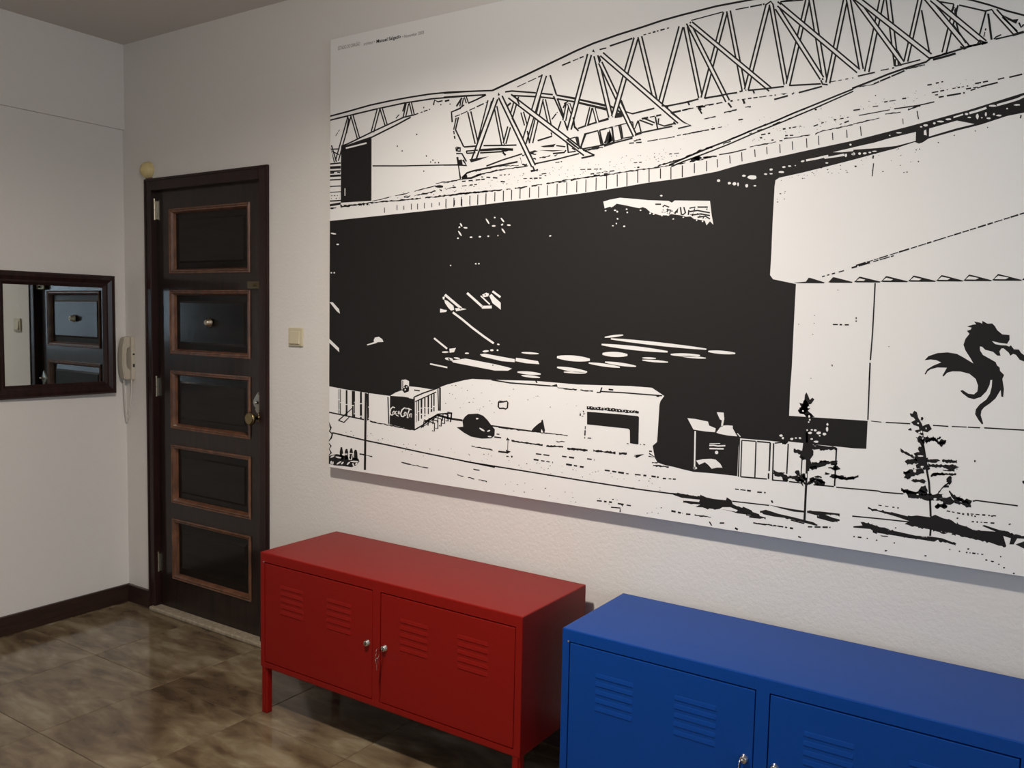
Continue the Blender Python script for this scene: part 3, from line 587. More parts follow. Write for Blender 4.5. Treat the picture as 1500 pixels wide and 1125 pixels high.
B.line(t2((1195, 215), (1430, 266)), 1.8); B.line(t2((1190, 246), (1430, 306)), 1.7); B.bar(*t2((1295, 285), (1258, 440)), 3.6, 1.5); B.bar(*t2((1320, 290), (1352, 420)), 3.6, 1.1); B.line(t2((1430, 210), (1485, 370)), 1.6)
B.line(t2((1140, 400), (1150, 460), (1185, 490)), 1.5); B.line(t2((1180, 470), (1260, 440), (1450, 388)), 1.6); B.line(t2((825, 577), (950, 538), (945, 505)), 1.7); B.line(t2((1000, 495), (1030, 405)), 1.5); B.dash(t2((950, 390), (1000, 325)), 1.1, 8, 1)
B.bar(*t2((885, 0), (704, 600)), 6.4); B.bar(*t2((458, 205), (262, 750)), 6.2, 1.7); B.bar(*t2((498, 190), (790, 800)), 5.8, 1.7); B.bar(*t2((580, 185), (1245, 692)), 6.6, 1.7)
B.poly(t2((480, 150), (495, 175), (475, 185))); B.line(t2((735, 490), (755, 600)), 1.5); B.line(t2((640, 200), (665, 260)), 1.5); B.line(t2((560, 270), (590, 245)), 2.0); B.line(t2((600, 375), (690, 545)), 1.5)
B.line(t2((200, 668), (300, 660)), 1.4); B.line(t2((205, 688), (280, 682)), 1.4); B.line(t2((320, 660), (500, 650), (610, 655)), 2.6); B.line(t2((320, 684), (530, 672)), 1.6); B.line(t2((520, 680), (545, 705)), 2.0); B.line(t2((200, 665), (205, 690)), 1.4)
B.poly(t2((225, 740), (400, 715), (290, 755), (240, 768))); B.poly(t2((500, 660), (615, 650), (540, 675))); B.line(t2((110, 635), (145, 640), (145, 670), (112, 665), (110, 635)), 1.8); B.line(t2((110, 690), (160, 690), (200, 760)), 1.6); B.line(t2((120, 720), (130, 790), (200, 795), (170, 745)), 2.2); B.poly(t2((128, 745), (160, 742), (168, 790), (132, 785)))
B.line(t2((0, 792), (128, 792), (150, 910)), 1.3)
# foot of the truss
B.line(t2((375, 800), (520, 745), (690, 692)), 1.5); B.line(t2((160, 905), (205, 860), (260, 842), (650, 762)), 1.8); B.rough(t2((250, 890), (480, 835), (740, 800)), 0.8, 2.6, 3, 0.08); B.rough(t2((280, 848), (480, 800), (660, 795)), 0.5, 2.0, 3, 0.1); B.line(t2((160, 910), (240, 905), (330, 870)), 2.0); B.blob(t2((190, 890))[0], 3.5, 2.5); B.blob(t2((245, 865))[0], 1.6, 2.5, True)
B.rough(t2((670, 720), (690, 790), (760, 790)), 1.5, 4.0, 2, 0.1, 1.5); B.rough(t2((690, 705), (850, 690)), 0.8, 3.0, 2, 0.1, 1); B.rough(t2((780, 740), (1000, 700)), 0.6, 2.6, 2.5, 0.12, 1); B.line(t2((800, 780), (1000, 738), (1190, 690)), 1.5); B.poly(t2((740, 680), (800, 660), (830, 668), (770, 690)))
B.poly(t2((850, 625), (985, 605), (965, 632), (880, 635))); B.poly(t2((830, 660), (1060, 660), (960, 672))); B.line(t2((990, 620), (1070, 630)), 1.4); B.line(t2((960, 690), (1060, 680), (1075, 660)), 1.6); B.line(t2((780, 800), (800, 840), (830, 830)), 1.7); B.line(t2((765, 845), (800, 838)), 2.2)
B.line(t2((1085, 565), (1190, 650)), 1.7); B.line(t2((1085, 600), (1095, 680), (1160, 670), (1130, 640)), 1.9); B.line(t2((1180, 545), (1200, 640), (1240, 520)), 1.5); B.line(t2((1160, 545), (1180, 620)), 1.4); B.line(t2((1090, 565), (1160, 545)), 1.2); B.line(t2((1210, 730), (1325, 705)), 1.8); B.line(t2((1225, 655), (1325, 705)), 1.7); B.line(t2((1215, 650), (1400, 615), (1500, 590)), 1.5); B.rough(t2((1225, 665), (1400, 635)), 0.8, 3.0, 2.5, 0.05)
B.line(t2((1240, 520), (1355, 490), (1390, 605)), 1.5); B.dash(t2((1370, 485), (1500, 452)), 1.2, 8, 2); B.line(t2((1370, 490), (1400, 620)), 1.3); B.line(t2((1420, 600), (1450, 500)), 2.2); B.line(t2((1480, 460), (1495, 590)), 2.0)
# front truss, right of the foot
B.line([(721.7, 132.5), (745, 121.5), (770, 110), (820, 86), (845, 74), (870, 63.3), (905, 51), (940, 40), (970, 30), (1000, 21.7), (1050, 9), (1098, 0), (1150, -9), (1205, -15), (1262, -17.5), (1320, -15), (1380, -8), (1423, 0), (1450, 7.5), (1475, 16), (1500, 22.5), (1540, 36), (1600, 60)], 2.0)
B.dash(t2((645, 105), (860, 5)), 1.1, 14, 3); B.dash(t3((20, 335), (250, 240)), 1.2, 12, 3); B.line(t3((350, 196), (410, 182)), 1.4); B.dash(t3((440, 165), (655, 92)), 1.4, 26, 2); B.dash(t3((735, 68), (960, 5)), 1.3, 5, 2.5)
B.line(t4((75, 180), (358, 104)), 1.2); B.dash(t4((465, 85), (720, 36)), 1.4, 30, 2); B.line(t4((860, 16), (1060, 0)), 1.4); B.line(t5((735, 12), (882, 35)), 1.6); B.line(t5((930, 45), (1160, 98), (1215, 84), (1240, 112)), 1.7)
B.line([(1143, 2.5), (1200, -8), (1262, -11), (1320, -9), (1372, 2)], 1.3)
B.line(t3((0, 602), (145, 630)), 1.8); B.line(t3((0, 632), (130, 656)), 1.7); B.line(t3((175, 636), (400, 690)), 2.0); B.line(t3((170, 662), (412, 716)), 1.8); B.line(t3((440, 690), (480, 712), (552, 758)), 2.0); B.poly(t3((455, 735), (560, 760), (550, 790), (480, 800), (500, 760)))
bars3 = [((262, 238), (84, 895), 5.6), ((318, 250), (448, 790), 5.8), ((356, 310), (662, 955), 5.2), ((670, 98), (472, 785), 5.8), ((704, 82), (842, 652), 5.6), ((1066, -5), (880, 682), 5.8), ((1106, -5), (1238, 620), 5.6), ((368, 236), (1052, 830), 6.2)]
for a, b, w in bars3: B.bar(*t3(a, b), w, 1.7)
B.line(t3((345, 255), (360, 300)), 1.7); B.poly(t3((285, 215), (295, 190), (310, 220)))
bars4 = [((375, 112), (178, 862), 5.4), ((403, 96), (540, 800), 5.4), ((750, 40), (560, 790), 5.6), ((778, 38), (908, 742), 5.4), ((1104, -20), (926, 742), 5.6), ((1126, -20), (1250, 700), 6.0), ((1437, -30), (1276, 730), 5.6), ((1452, -30), (1570, 610), 5.8),
         ((50, 200), (396, 890), 5.8), ((830, 70), (1225, 690), 6.0), ((72, 206), (772, 788), 6.0), ((845, 38), (1545, 625), 6.4)]
for a, b, w in bars4: B.bar(*t4(a, b), w, 1.7)
B.line(t4((735, 40), (775, 12), (795, 40)), 1.6); B.line(t4((835, 15), (865, 40)), 1.7)
bars5 = [((262, -60), (118, 632), 6.2), ((300, -60), (380, 580), 6.0), ((592, -30), (462, 540), 5.4), ((902, 42), (798, 465), 6.2), ((-20, -60), (432, 555), 6.4), ((10, -30), (675, 492), 7.0), ((632, -30), (1000, 412), 7.2), ((690, -10), (1155, 376), 7.2), ((1245, 95), (1430, 300), 6.4)]
for a, b, w in bars5: B.bar(*t5(a, b), w, 1.7)
B.line(t5((600, 90), (668, 462)), 1.7); B.line(t5((1165, 100), (1110, 305)), 1.7); B.line(t5((1185, 120), (1215, 350)), 2.2); B.dash(t5((1165, 250), (1145, 330)), 1.4, 6, 3); B.line(t5((885, 60), (860, 110)), 2.4); B.poly(t5((885, 90), (905, 60), (915, 160), (890, 140)))
B.line(t5((870, 210), (940, 300), (990, 380)), 1.6); B.line(t5((905, 200), (930, 300)), 1.6); B.poly(t5((1310, 130), (1400, 172), (1452, 168), (1430, 210), (1400, 195), (1360, 175))); B.line(t5((1310, 150), (1440, 275)), 1.8); B.line(t5((1455, 200), (1475, 240), (1500, 215)), 2.0); B.line(t5((385, 440), (425, 510)), 1.4); B.line(t5((370, 520), (370, 580), (425, 570)), 1.8)
B.line(t5((940, 410), (975, 430), (1010, 410)), 2.0); B.line(t5((1090, 390), (1110, 355), (1160, 375)), 1.8); B.line(t5((1235, 345), (1255, 325), (1300, 305)), 1.4)
# bottom chord
for pts in (((895, 690), (945, 692), (1130, 656), (1220, 630)), ((1275, 625), (1500, 582)), ((540, 640), (580, 742), (640, 760), (832, 712)), ((950, 690), (945, 720)), ((1125, 655), (1140, 685)), ((160, 890), (240, 862), (430, 800)), ((120, 790), (130, 870), (165, 912))): B.line(t3(*pts), 1.7)
B.bar(*t3((275, 705), (235, 865)), 3.4, 1.5); B.bar(*t3((300, 705), (335, 840)), 3.6, 1.1)
for pts in (((0, 906), (135, 872)), ((188, 862), (345, 840)), ((395, 826), (480, 814)), ((500, 806), (525, 800)), ((575, 795), (730, 780), (890, 760)), ((935, 752), (1215, 737)), ((45, 895), (60, 922)), ((620, 795), (630, 822)), ((1215, 705), (1230, 740), (1275, 745)), ((1020, 815), (1225, 760)), ((805, 875), (925, 842))): B.line(t4(*pts), 1.7)
B.dash(t4((0, 970), (80, 950)), 1.2, 9, 3); B.line(t4((140, 942), (200, 935)), 1.9); B.dash(t4((230, 925), (350, 900)), 1.2, 9, 4); B.line(t4((150, 940), (162, 970)), 1.7); B.line(t4((400, 905), (430, 945)), 1.9); B.rough(t4((365, 990), (475, 965)), 1.0, 2.6, 2); B.line(t4((420, 890), (440, 885)), 1.8); B.line(t4((530, 872), (545, 912)), 2.2); B.dash(t4((480, 880), (700, 850), (820, 835)), 1.2, 6, 3); B.rough(t4((550, 942), (600, 940)), 1, 2.2, 2); B.poly(t4((860, 825), (920, 818), (890, 835)))
B.dash(t4((190, 1045), (290, 1022)), 1.0, 6, 4); B.dash(t4((490, 1055), (530, 1048)), 1.2, 6, 3); B.dash(t4((1300, 720), (1500, 685)), 1.1, 6, 5); B.dash(t4((960, 830), (1000, 800)), 1.2, 3, 3)
B.line(t5((40, 670), (190, 636)), 1.5); B.dash(t5((240, 620), (360, 596)), 1.3, 9, 4); B.line(t5((370, 582), (590, 525)), 1.4)
B.line(t5((-10, 778), (160, 712), (300, 655), (450, 602), (640, 545), (680, 512), (800, 478), (950, 430), (1000, 412), (1180, 372)), 1.9); B.dash(t5((1250, 345), (1400, 310), (1500, 280)), 2.0, 22, 3); B.line(t5((700, 525), (800, 500), (900, 470)), 2.2); B.dash(t5((180, 738), (450, 622)), 1.4, 16, 2); B.rough(t5((460, 610), (630, 570)), 1.0, 2.2, 3, 0.1); B.rough(t5((0, 775), (180, 740)), 0.8, 2.4, 3, 0.12); B.rough(t5((660, 515), (860, 455)), 1.0, 2.6, 3)
B.dash(t5((1000, 412), (1180, 372)), 2.4, 5, 3)
# gallery under the arch
for pts in (((215, 940), (335, 908), (365, 1035)), ((180, 1070), (230, 935)), ((350, 905), (380, 1030), (400, 1005)), ((420, 1020), (440, 900), (465, 1000)), ((460, 900), (480, 1000), (545, 985), (520, 860)), ((535, 855), (555, 975), (640, 962)), ((390, 1045), (500, 1010), (640, 975)), ((150, 960), (175, 1060)), ((60, 985), (140, 1050)), ((660, 950), (720, 930)), ((640, 830), (655, 900), (690, 820)),
            ((690, 820), (715, 920), (665, 940)), ((700, 815), (820, 860)), ((740, 800), (835, 840)), ((840, 785), (860, 890)), ((870, 800), (865, 850), (920, 868), (1010, 845)), ((1000, 830), (1020, 855)), ((720, 925), (990, 870)), ((975, 748), (1090, 835)), ((1090, 835), (1155, 862), (1040, 890))): B.line(t3(*pts), 1.6)
B.dash(t3((350, 905), (640, 830)), 1.2, 12, 3); B.dash(t3((720, 805), (900, 768)), 1.6, 10, 3); B.rough(t3((210, 1080), (380, 1050)), 0.8, 3.0, 2.5, 0.1); B.rough(t3((650, 1000), (715, 985)), 1, 2.6, 2); B.dash(t3((610, 1020), (720, 1010)), 1.2, 7, 3); B.dash(t3((1275, 805), (1370, 785)), 1.0, 5, 3); B.line(t3((1215, 705), (1250, 760)), 1.6); B.dash(t3((990, 750), (1180, 708)), 1.5, 10, 2); B.dash(t3((1200, 700), (1430, 660)), 1.2, 9, 3)
B.build('truss_bridge_print')

# --- ledge, ramp and road markings ----------------------------------------------------------------------
G = Ink()
G.line(t7((-120, 612), (0, 557), (130, 502), (260, 448), (380, 402), (510, 348), (640, 292), (820, 222), (980, 152), (1130, 92), (1360, -2), (1500, -58)), 2.0); G.line(t7((-100, 625), (0, 582), (190, 512), (400, 430), (640, 326), (900, 222), (1160, 112), (1400, 6), (1500, -38)), 1.7)
G.rough(t6((980, 440), (1200, 375), (1350, 305), (1500, 258)), 1.0, 3.4, 3, 0.06); G.rough(t7((0, 555), (300, 435), (640, 292), (1100, 105)), 1.0, 2.8, 4, 0.3); G.rough(t7((240, 470), (700, 295), (1220, 90)), 0.8, 2.4, 4, 0.35)
for x, y, r in ((1320, 370, 6), (1290, 385, 4)): G.blob(t6((x, y))[0], r, 2.6)
G.blob(t7((130, 550))[0], 6, 3); G.blob(t7((210, 545))[0], 4, 1.4)
G.rough(t1((50, 1112), (180, 1095), (400, 1062), (720, 1036), (1070, 1000), (1300, 972), (1500, 955)), 0.8, 3.2, 3, 0.08); G.rough(t1((420, 1050), (700, 985), (980, 912)), 0.7, 1.8, 4, 0.06); G.rough(t1((700, 1015), (960, 965), (1195, 915)), 0.5, 3.0, 3, 0.25, 1); G.rough(t1((980, 892), (1195, 858)), 0.6, 1.8, 3, 0.05); G.blob(t1((1010, 920))[0], 6, 2); G.dash(t1((140, 1085), (400, 1078)), 1.6, 4, 2)
G.rough(t2((0, 1057), (230, 1035), (440, 1016), (680, 990), (900, 955), (1090, 920), (1280, 892), (1500, 855)), 0.8, 2.8, 3, 0.06); G.rough(t2((0, 950), (170, 915)), 0.6, 1.6, 3)
for a, b in (((160, 935), (360, 915)), ((160, 975), (300, 960)), ((330, 895), (480, 905)), ((490, 880), (580, 872)), ((500, 935), (560, 940)), ((700, 910), (860, 905)), ((860, 870), (930, 860)), ((840, 880), (920, 885)), ((1200, 830), (1400, 825)), ((1290, 870), (1500, 840)), ((980, 770), (1040, 760))): G.dash(t2(a, b), 1.3, 5, 3)
G.rough(t6((0, 592), (180, 577), (270, 555), (350, 540), (540, 518), (720, 486), (880, 465), (1000, 450), (1300, 395), (1500, 350)), 0.8, 2.6, 3, 0.05); G.rough(t7((180, 545), (290, 530)), 0.8, 2.2, 3); G.line(t7((320, 520), (440, 500), (560, 470)), 1.4); G.rough(t7((590, 450), (820, 410)), 0.8, 2.2, 3); G.rough(t7((890, 378), (970, 372), (1120, 345)), 0.8, 2.2, 3); G.rough(t7((1165, 338), (1230, 312), (1500, 255)), 0.8, 2.4, 3)
G.rough(t8((0, 430), (80, 412), (230, 380)), 0.8, 2.2, 3, 0.05); G.rough(t8((280, 345), (415, 325)), 0.8, 2.2, 3); G.line(t8((50, 355), (320, 305)), 1.2); G.rough(t8((480, 305), (590, 268)), 1.0, 3.2, 3); G.line(t8((360, 297), (580, 265), (712, 235)), 1.5); G.dash(t8((750, 195), (980, 155)), 1.6, 15, 4); G.dash(t8((1030, 135), (1120, 105)), 1.7, 9, 3); G.line(t8((1120, 102), (1270, 65)), 1.9); G.dash(t8((1370, 20), (1500, -12)), 2.0, 14, 2)
for a, b in (((0, 310), (90, 297)), ((270, 237), (380, 220)), ((430, 208), (465, 203)), ((650, 88), (690, 82)), ((725, 72), (790, 57)), ((690, 155), (830, 128)), ((870, 118), (1010, 95)), ((1070, 75), (1200, 50)), ((1270, 38), (1335, 22)), ((720, 175), (745, 172)), ((990, 122), (1100, 105)), ((170, 278), (225, 270))): G.dash(t8(a, b), 1.4, 7, 3)
for a, b in (((880, 295), (1040, 268)), ((690, 345), (770, 330)), ((1330, 215), (1460, 190)), ((900, 352), (990, 348)), ((1160, 125), (1220, 115)), ((1150, 270), (1240, 235)), ((1380, 255), (1480, 215)), ((680, 372), (700, 370)), ((780, 392), (815, 388)), ((850, 398), (890, 395))): G.dash(t7(a, b), 1.4, 5, 4)
G.dash(t6((890, 222), (1130, 182)), 1.3, 20, 1.5); G.dash(t6((1150, 172), (1500, 108)), 1.2, 8, 3); G.dash(t7((0, 345), (345, 275)), 1.3, 9, 4); G.dash(t7((190, 205), (290, 185)), 1.1, 5, 4); G.dash(t7((490, 215), (530, 210)), 1.3, 7, 2)
G.dash(t6((800, 452), (820, 450)), 2.4, 4, 1); G.dash(t6((1080, 335), (1170, 325)), 1.0, 8, 2); G.dash(t6((770, 410), (850, 405)), 1.0, 6, 3)
G.specks(830, 252, 1000, 225, 60, 10, (0.35, 0.7)); G.specks(700, 270, 830, 250, 45, 8, (0.35, 0.7)); G.specks(1090, 205, 1240, 175, 40, 9, (0.35, 0.7)); G.specks(1260, 160, 1450, 118, 30, 9, (0.35, 0.7)); G.specks(1000, 195, 1130, 170, 14, 9, (0.35, 0.6)); G.specks(1140, 258, 1245, 245, 34, 9, (0.4, 0.9)); G.specks(1250, 240, 1345, 228, 16, 14, (0.35, 0.8)); G.specks(560, 290, 720, 268, 26, 6, (0.4, 0.8)); G.specks(1138, 290, 1150, 282, 6, 10, (0.5, 1.0))
# vertical ticks of the ledge
def ledge_y(px):   # lower rim of the ledge
    P = [(478, 324), (595, 312), (707, 300), (738, 296), (800, 289.7), (850, 283.5), (900, 276), (950, 267.5), (1000, 260.8), (1050, 251.3), (1083, 241.7), (1150, 227.5), (1200, 216.5), (1250, 206), (1360, 177)]
    for (x0, y0), (x1, y1) in zip(P, P[1:]):
        if x0 <= px <= x1: return y0+(y1-y0)*(px-x0)/(x1-x0)
    return P[-1][1]
for x in (530, 640, 700, 765, 820, 880, 945, 1010, 1070, 1145, 1210, 1280, 1350, 1420): 
    px = 475+x/6; yb = ledge_y(px); G.line([(px, yb-13.5+(rng.random()*3)), (px, yb-(0.3 if x in (1070, 1210, 1280) else rng.uniform(2, 6)))], 0.9)
for x in (20, 90, 155, 230, 300, 372, 450, 525, 597, 672, 755, 835, 912, 997, 1082, 1170, 1250, 1340, 1432): 
    px = 650+x/6; yb = ledge_y(px); G.line([(px, yb-14.5-(x*0.004)), (px-0.3, yb-rng.uniform(0, 3))], 1.1)
for x in (10, 95, 183, 268, 350, 440, 530, 625, 710, 805, 905, 1005, 1097, 1197, 1303, 1410):
    px = 800+x/6; yb = ledge_y(px)
    if px > 900: G.line([(px, yb-20+(1.5 if x > 1000 else 0)), (px, yb-(0.5 if x in (710, 905, 1097) else rng.uniform(1, 4)))], 1.2)
for x in (100, 205, 305, 415, 520, 635, 740, 855, 965, 1090, 1195, 1318, 1443):
    px = 1000+x/6; yb = ledge_y(px)
    if px > 1040: G.line([(px-0.3, yb-18), (px+0.4, yb-rng.uniform(3, 8))], 1.1)
G.line(t8((62, 450), (70, 535)), 1.1); G.line(t8((435, 382), (438, 430)), 0.9); G.line(t8((560, 315), (573, 388)), 1.3); G.line(t8((176, 705), (172, 735)), 1.8); G.line(t8((178, 775), (166, 890)), 1.2); G.line(t8((1475, 350), (1468, 380)), 1.6); G.blob(t8((20, 802))[0], 1.7, 1.4)
for x, y in ((747, 593), (888, 530), (1073, 492), (1180, 460), (553, 658), (582, 650), (572, 760), (260, 848), (445, 856), (472, 853), (195, 180)): G.blob(t8((x, y))[0], 1.0, 0.9)
# road line and ground marks
G.line(u2((70, 563), (350, 628), (560, 672), (900, 745), (1200, 806), (1500, 867)), 1.7); G.line([(680, 675.8), (773, 690.8), (850, 703.5), (930, 716), (960, 720), (990, 724)], 1.7)
G.rough(u2((400, 462), (480, 480), (790, 540)), 0.8, 2.0, 3); G.line(u2((40, 383), (350, 448)), 1.6); G.rough(u2((405, 465), (460, 472)), 1.0, 2.0, 3)
for a, b, w in (((675, 825), (915, 875), 1.7), ((1170, 935), (1430, 993), 2.0), ((1295, 682), (1480, 715), 1.8), ((310, 748), (460, 782), 2.0), ((1310, 885), (1365, 890), 1.5)): G.rough(u2(a, b), w*0.4, w*1.3, 3, 0.1)
G.rough(v3((0, 38), (230, 66)), 0.9, 1.9, 3); G.rough(v3((250, 68), (400, 85), (610, 108)), 0.9, 1.9, 3); G.rough(v3((115, 155), (390, 192)), 1.6, 3.4, 2.5, 0.03); G.rough(v3((420, 200), (570, 205)), 1.0, 3.4, 2.5, 0.06); G.rough(v3((605, 222), (785, 240)), 2.4, 4.4, 2.5); G.rough(v3((835, 240), (1030, 262)), 1.2, 4.4, 2.2, 0.08); G.rough(v3((1060, 265), (1130, 268)), 2.6, 4.0, 2.2); G.line(v3((1195, 285), (1280, 275), (1215, 300), (1195, 285)), 1.6); G.rough(v3((510, 162), (600, 160)), 0.5, 1.8, 2.5, 0.2)
G.line(v3((0, 248), (85, 258)), 2.0); G.poly(v3((65, 230), (110, 250), (75, 270))); G.poly(v3((65, 150), (80, 125), (102, 150))); G.line(v3((85, 150), (82, 235)), 0.8); G.poly(v3((285, 72), (310, 40), (350, 5), (375, -10), (382, -32), (392, -30), (410, 60), (405, 92), (390, 70), (380, 50), (372, 85)))
G.line(v3((1325, 265), (1380, 300), (1320, 290)), 1.6); G.rough(v3((1350, 345), (1400, 350)), 0.8, 2, 2); G.rough(v3((1360, 370), (1500, 385)), 1.0, 3.4, 2.5)
for a, b in (((1325, 245), (1350, 248)), ((330, 268), (460, 285)), ((780, 312), (845, 322)), ((310, 318), (480, 345)), ((70, 290), (125, 294)), ((595, 360), (760, 388)), ((935, 412), (1145, 445)), ((1200, 450), (1310, 462)), ((1345, 465), (1410, 475)), ((1445, 485), (1560, 492)), ((865, 680), (1000, 695)), ((1050, 705), (1165, 725)), ((560, 290), (670, 305))): G.dash(v3(a, b), 1.8, 6, 3)
G.line(v3((990, 738), (1070, 745), (1070, 780)), 1.5); G.specks(735, 680, 975, 712, 40, 9, (0.4, 0.9)); G.specks(735, 710, 975, 750, 26, 8, (0.4, 0.9)); G.specks(560, 650, 720, 672, 26, 10, (0.4, 0.8)); G.specks(490, 630, 560, 645, 12, 6, (0.4, 0.8)); G.specks(650, 575, 725, 595, 22, 16, (0.35, 0.8)); G.specks(690, 565, 850, 600, 12, 10, (0.35, 0.7))
# long tree shadows on the ground
G.poly(v1((0, 190), (120, 200), (200, 215), (270, 226), (275, 208), (330, 232), (390, 245), (500, 256), (508, 230), (550, 258), (560, 290), (640, 330), (650, 312), (725, 345), (735, 360), (790, 378), (800, 395), (855, 410), (800, 420), (750, 415), (700, 408), (725, 388), (600, 372), (540, 352), (445, 333), (400, 335), (300, 320), (230, 316), (275, 295), (200, 288), (118, 275), (140, 260), (265, 272), (270, 252), (200, 245), (110, 235), (40, 210)))
G.poly(v1((445, 333), (470, 318), (540, 318), (605, 345), (590, 358), (540, 348)), True)
G.line(v1((555, 265), (880, 302)), 1.5); G.poly(v1((870, 295), (1090, 335), (1185, 348), (1185, 365), (1100, 358), (980, 328))); G.poly(v1((1212, 348), (1330, 355), (1500, 374), (1500, 386), (1370, 382), (1440, 410), (1500, 425), (1500, 438), (1440, 450), (1300, 412), (1320, 395), (1215, 368)))
G.poly(v1((800, 352), (850, 340), (900, 355), (960, 375), (1080, 402), (1190, 430), (1270, 450), (1310, 475), (1295, 482), (1180, 452), (1040, 415), (920, 400), (830, 380))); G.line(v1((1070, 430), (1190, 462)), 1.6)
G.poly(v2((120, 326), (250, 350), (370, 370), (480, 398), (560, 390), (670, 405), (720, 384), (790, 415), (860, 430), (900, 460), (1000, 490), (1060, 520), (1250, 532), (1130, 482), (1150, 474), (1290, 520), (1360, 530), (1400, 560), (1500, 573), (1620, 590), (1620, 602), (1440, 592), (1410, 645), (1370, 645), (1385, 592), (1318, 570), (1345, 662), (1280, 657), (1180, 620), (1100, 605), (980, 580), (860, 545), (680, 515), (560, 490), (450, 466), (490, 440), (380, 402)))
G.line(v2((-10, 396), (240, 420), (490, 447)), 1.6); G.poly(v2((62, 445), (130, 460), (200, 480), (290, 515), (380, 530), (550, 568), (680, 575), (780, 590), (910, 640), (880, 643), (740, 605), (710, 622), (560, 597), (490, 590), (380, 570), (190, 540), (150, 510), (0, 497), (0, 485), (80, 478)))
G.poly(v2((1425, 645), (1500, 618), (1600, 640), (1600, 700), (1500, 682))); G.line(v2((680, 510), (675, 570)), 2.4); G.poly(v2((590, 575), (650, 575), (640, 590)), True); G.poly(v2((235, 565), (300, 570), (310, 580), (250, 575)))
for x, y in ((122, 592), (205, 608), (360, 632), (848, 690), (635, 745), (285, 700), (372, 500), (932, 705), (1010, 685), (1220, 395), (1375, 468), (1295, 753), (1225, 795), (1278, 820), (1325, 850), (915, 415), (1410, 900)): G.blob(v2((x, y))[0], rng.uniform(1.0, 2.2), 1.1)
for a, b in (((220, 300), (400, 325)), ((820, 350), (1080, 400)), ((990, 715), (1155, 735)), ((1000, 375), (1260, 395)), ((0, 575), (75, 585)), ((1040, 445), (1240, 458)), ((1160, 780), (1240, 798))): G.dash(v2(a, b), 1.5, 4, 4)
for a, b in (((20, 350), (120, 372)), ((150, 378), (200, 382)), ((740, 455), (850, 472)), ((870, 470), (1090, 505)), ((445, 457), (500, 457)), ((580, 158), (720, 175)), ((775, 185), (850, 190)), ((1220, 490), (1420, 495)), ((1135, 575), (1160, 585)), ((580, 500), (605, 515))): G.dash(v1(a, b), 1.8, 6, 3)
G.rough(v1((225, 388), (370, 405)), 0.8, 2.6, 2.5, 0.05); G.line(v1((355, 445), (375, 480)), 1.5); G.line(v1((900, 258), (912, 280)), 2.0); G.rough(v1((740, 455), (1000, 492)), 0.6, 2.4, 2.5, 0.12)
for pts in (((20, 200), (270, 232)), ((280, 250), (550, 285)), ((300, 318), (440, 335)), ((560, 300), (740, 372)), ((620, 380), (850, 412)), ((800, 362), (1000, 395)), ((1000, 400), (1290, 470)), ((1215, 358), (1500, 384)), ((1300, 400), (1480, 440)), ((125, 270), (270, 282))): G.rough(v1(*pts), 0.8, 4.2, 3.0, 0.12, 1.2)
for pts in (((130, 330), (480, 405)), ((480, 400), (860, 440)), ((860, 440), (1060, 525)), ((460, 462), (680, 512)), ((700, 520), (1100, 600)), ((1100, 600), (1340, 658)), ((80, 450), (380, 540)), ((170, 530), (560, 590)), ((600, 585), (900, 640)), ((1060, 525), (1400, 560)), ((1290, 522), (1500, 580))): G.rough(v2(*pts), 0.8, 4.4, 3.0, 0.12, 1.3)
G.build('ground_lines_print')

# --- buildings, kiosks, car ------------------------------------------------------------------------------
Hs = Ink(0.0004)
Hs.line(v4((1092, 268), (1070, 690), (1050, 945)), 1.6); Hs.line(v4((1047, 968), (1040, 1122)), 1.6); Hs.line(u7((147, 550), (128, 1050)), 1.6)
R0 = Hs
for i, (xs, xe) in enumerate([(1163, 1208), (1213, 1249), (1251, 1290), (1290, 1330), (1330, 1371), (1371, 1411), (1411, 1453), (1453, 1497), (1497, 1541), (1541, 1585)]):
    Hs = Ink(0.0004); by = 414-(xs-1163)*0.0125; h = 7.2+i*0.25; ax = xs+(xe-xs)*(0.48 if i == 0 else 0.2)
    Hs.poly([(xs, by), (ax-4 if i == 0 else xs+2, by-1.5), (ax, by-h), (ax+3, by-h+0.4), (xe, by-0.4), (xe-1, by+1), (xs+4, by+0.8)])
    if i > 1: Hs.poly([(xs+3.4, by-1.6), (ax+0.4, by-h+2.4), (ax+6+i*1.4, by-h+4.4+i*0.12), (ax+4+i, by-1.4)], True)
    Hs.build('roof_tooth_print')
Hs = R0
Hs.dash(v4((625, 212), (820, 158)), 1.5, 6, 4); Hs.dash(v4((885, 135), (1050, 86)), 1.6, 14, 2); Hs.dash(v4((1075, 80), (1255, 28)), 1.6, 12, 2); Hs.dash(w3((790, 1122), (1500, 900), (1800, 806)), 1.4, 13, 2)
Hs.dash(v4((720, 632), (860, 635)), 1.5, 6, 4); Hs.dash(v4((925, 568), (925, 608)), 1.3, 3, 1.5); Hs.line(v4((712, 983), (716, 1000)), 1.2)
for x, y in ((555, 622), (545, 718), (420, 630), (558, 553), (765, 330), (1213, 826), (528, 1105)): Hs.blob(v4((x, y))[0], 0.7)
Hs.dash([(1276, 616.7), (1291, 618.3)], 1.2, 12, 2); Hs.line(u8((285, 172), (500, 184)), 1.4); Hs.line(u8((700, 198), (835, 207)), 1.4); Hs.dash(u8((865, 207), (1120, 220)), 1.5, 26, 1.5); Hs.line(u8((1150, 220), (1500, 240), (1800, 258)), 1.5)
Hs.build('stand_wall_lines_print')['kind'] = 'stuff'; Hs = Ink(0.0004)
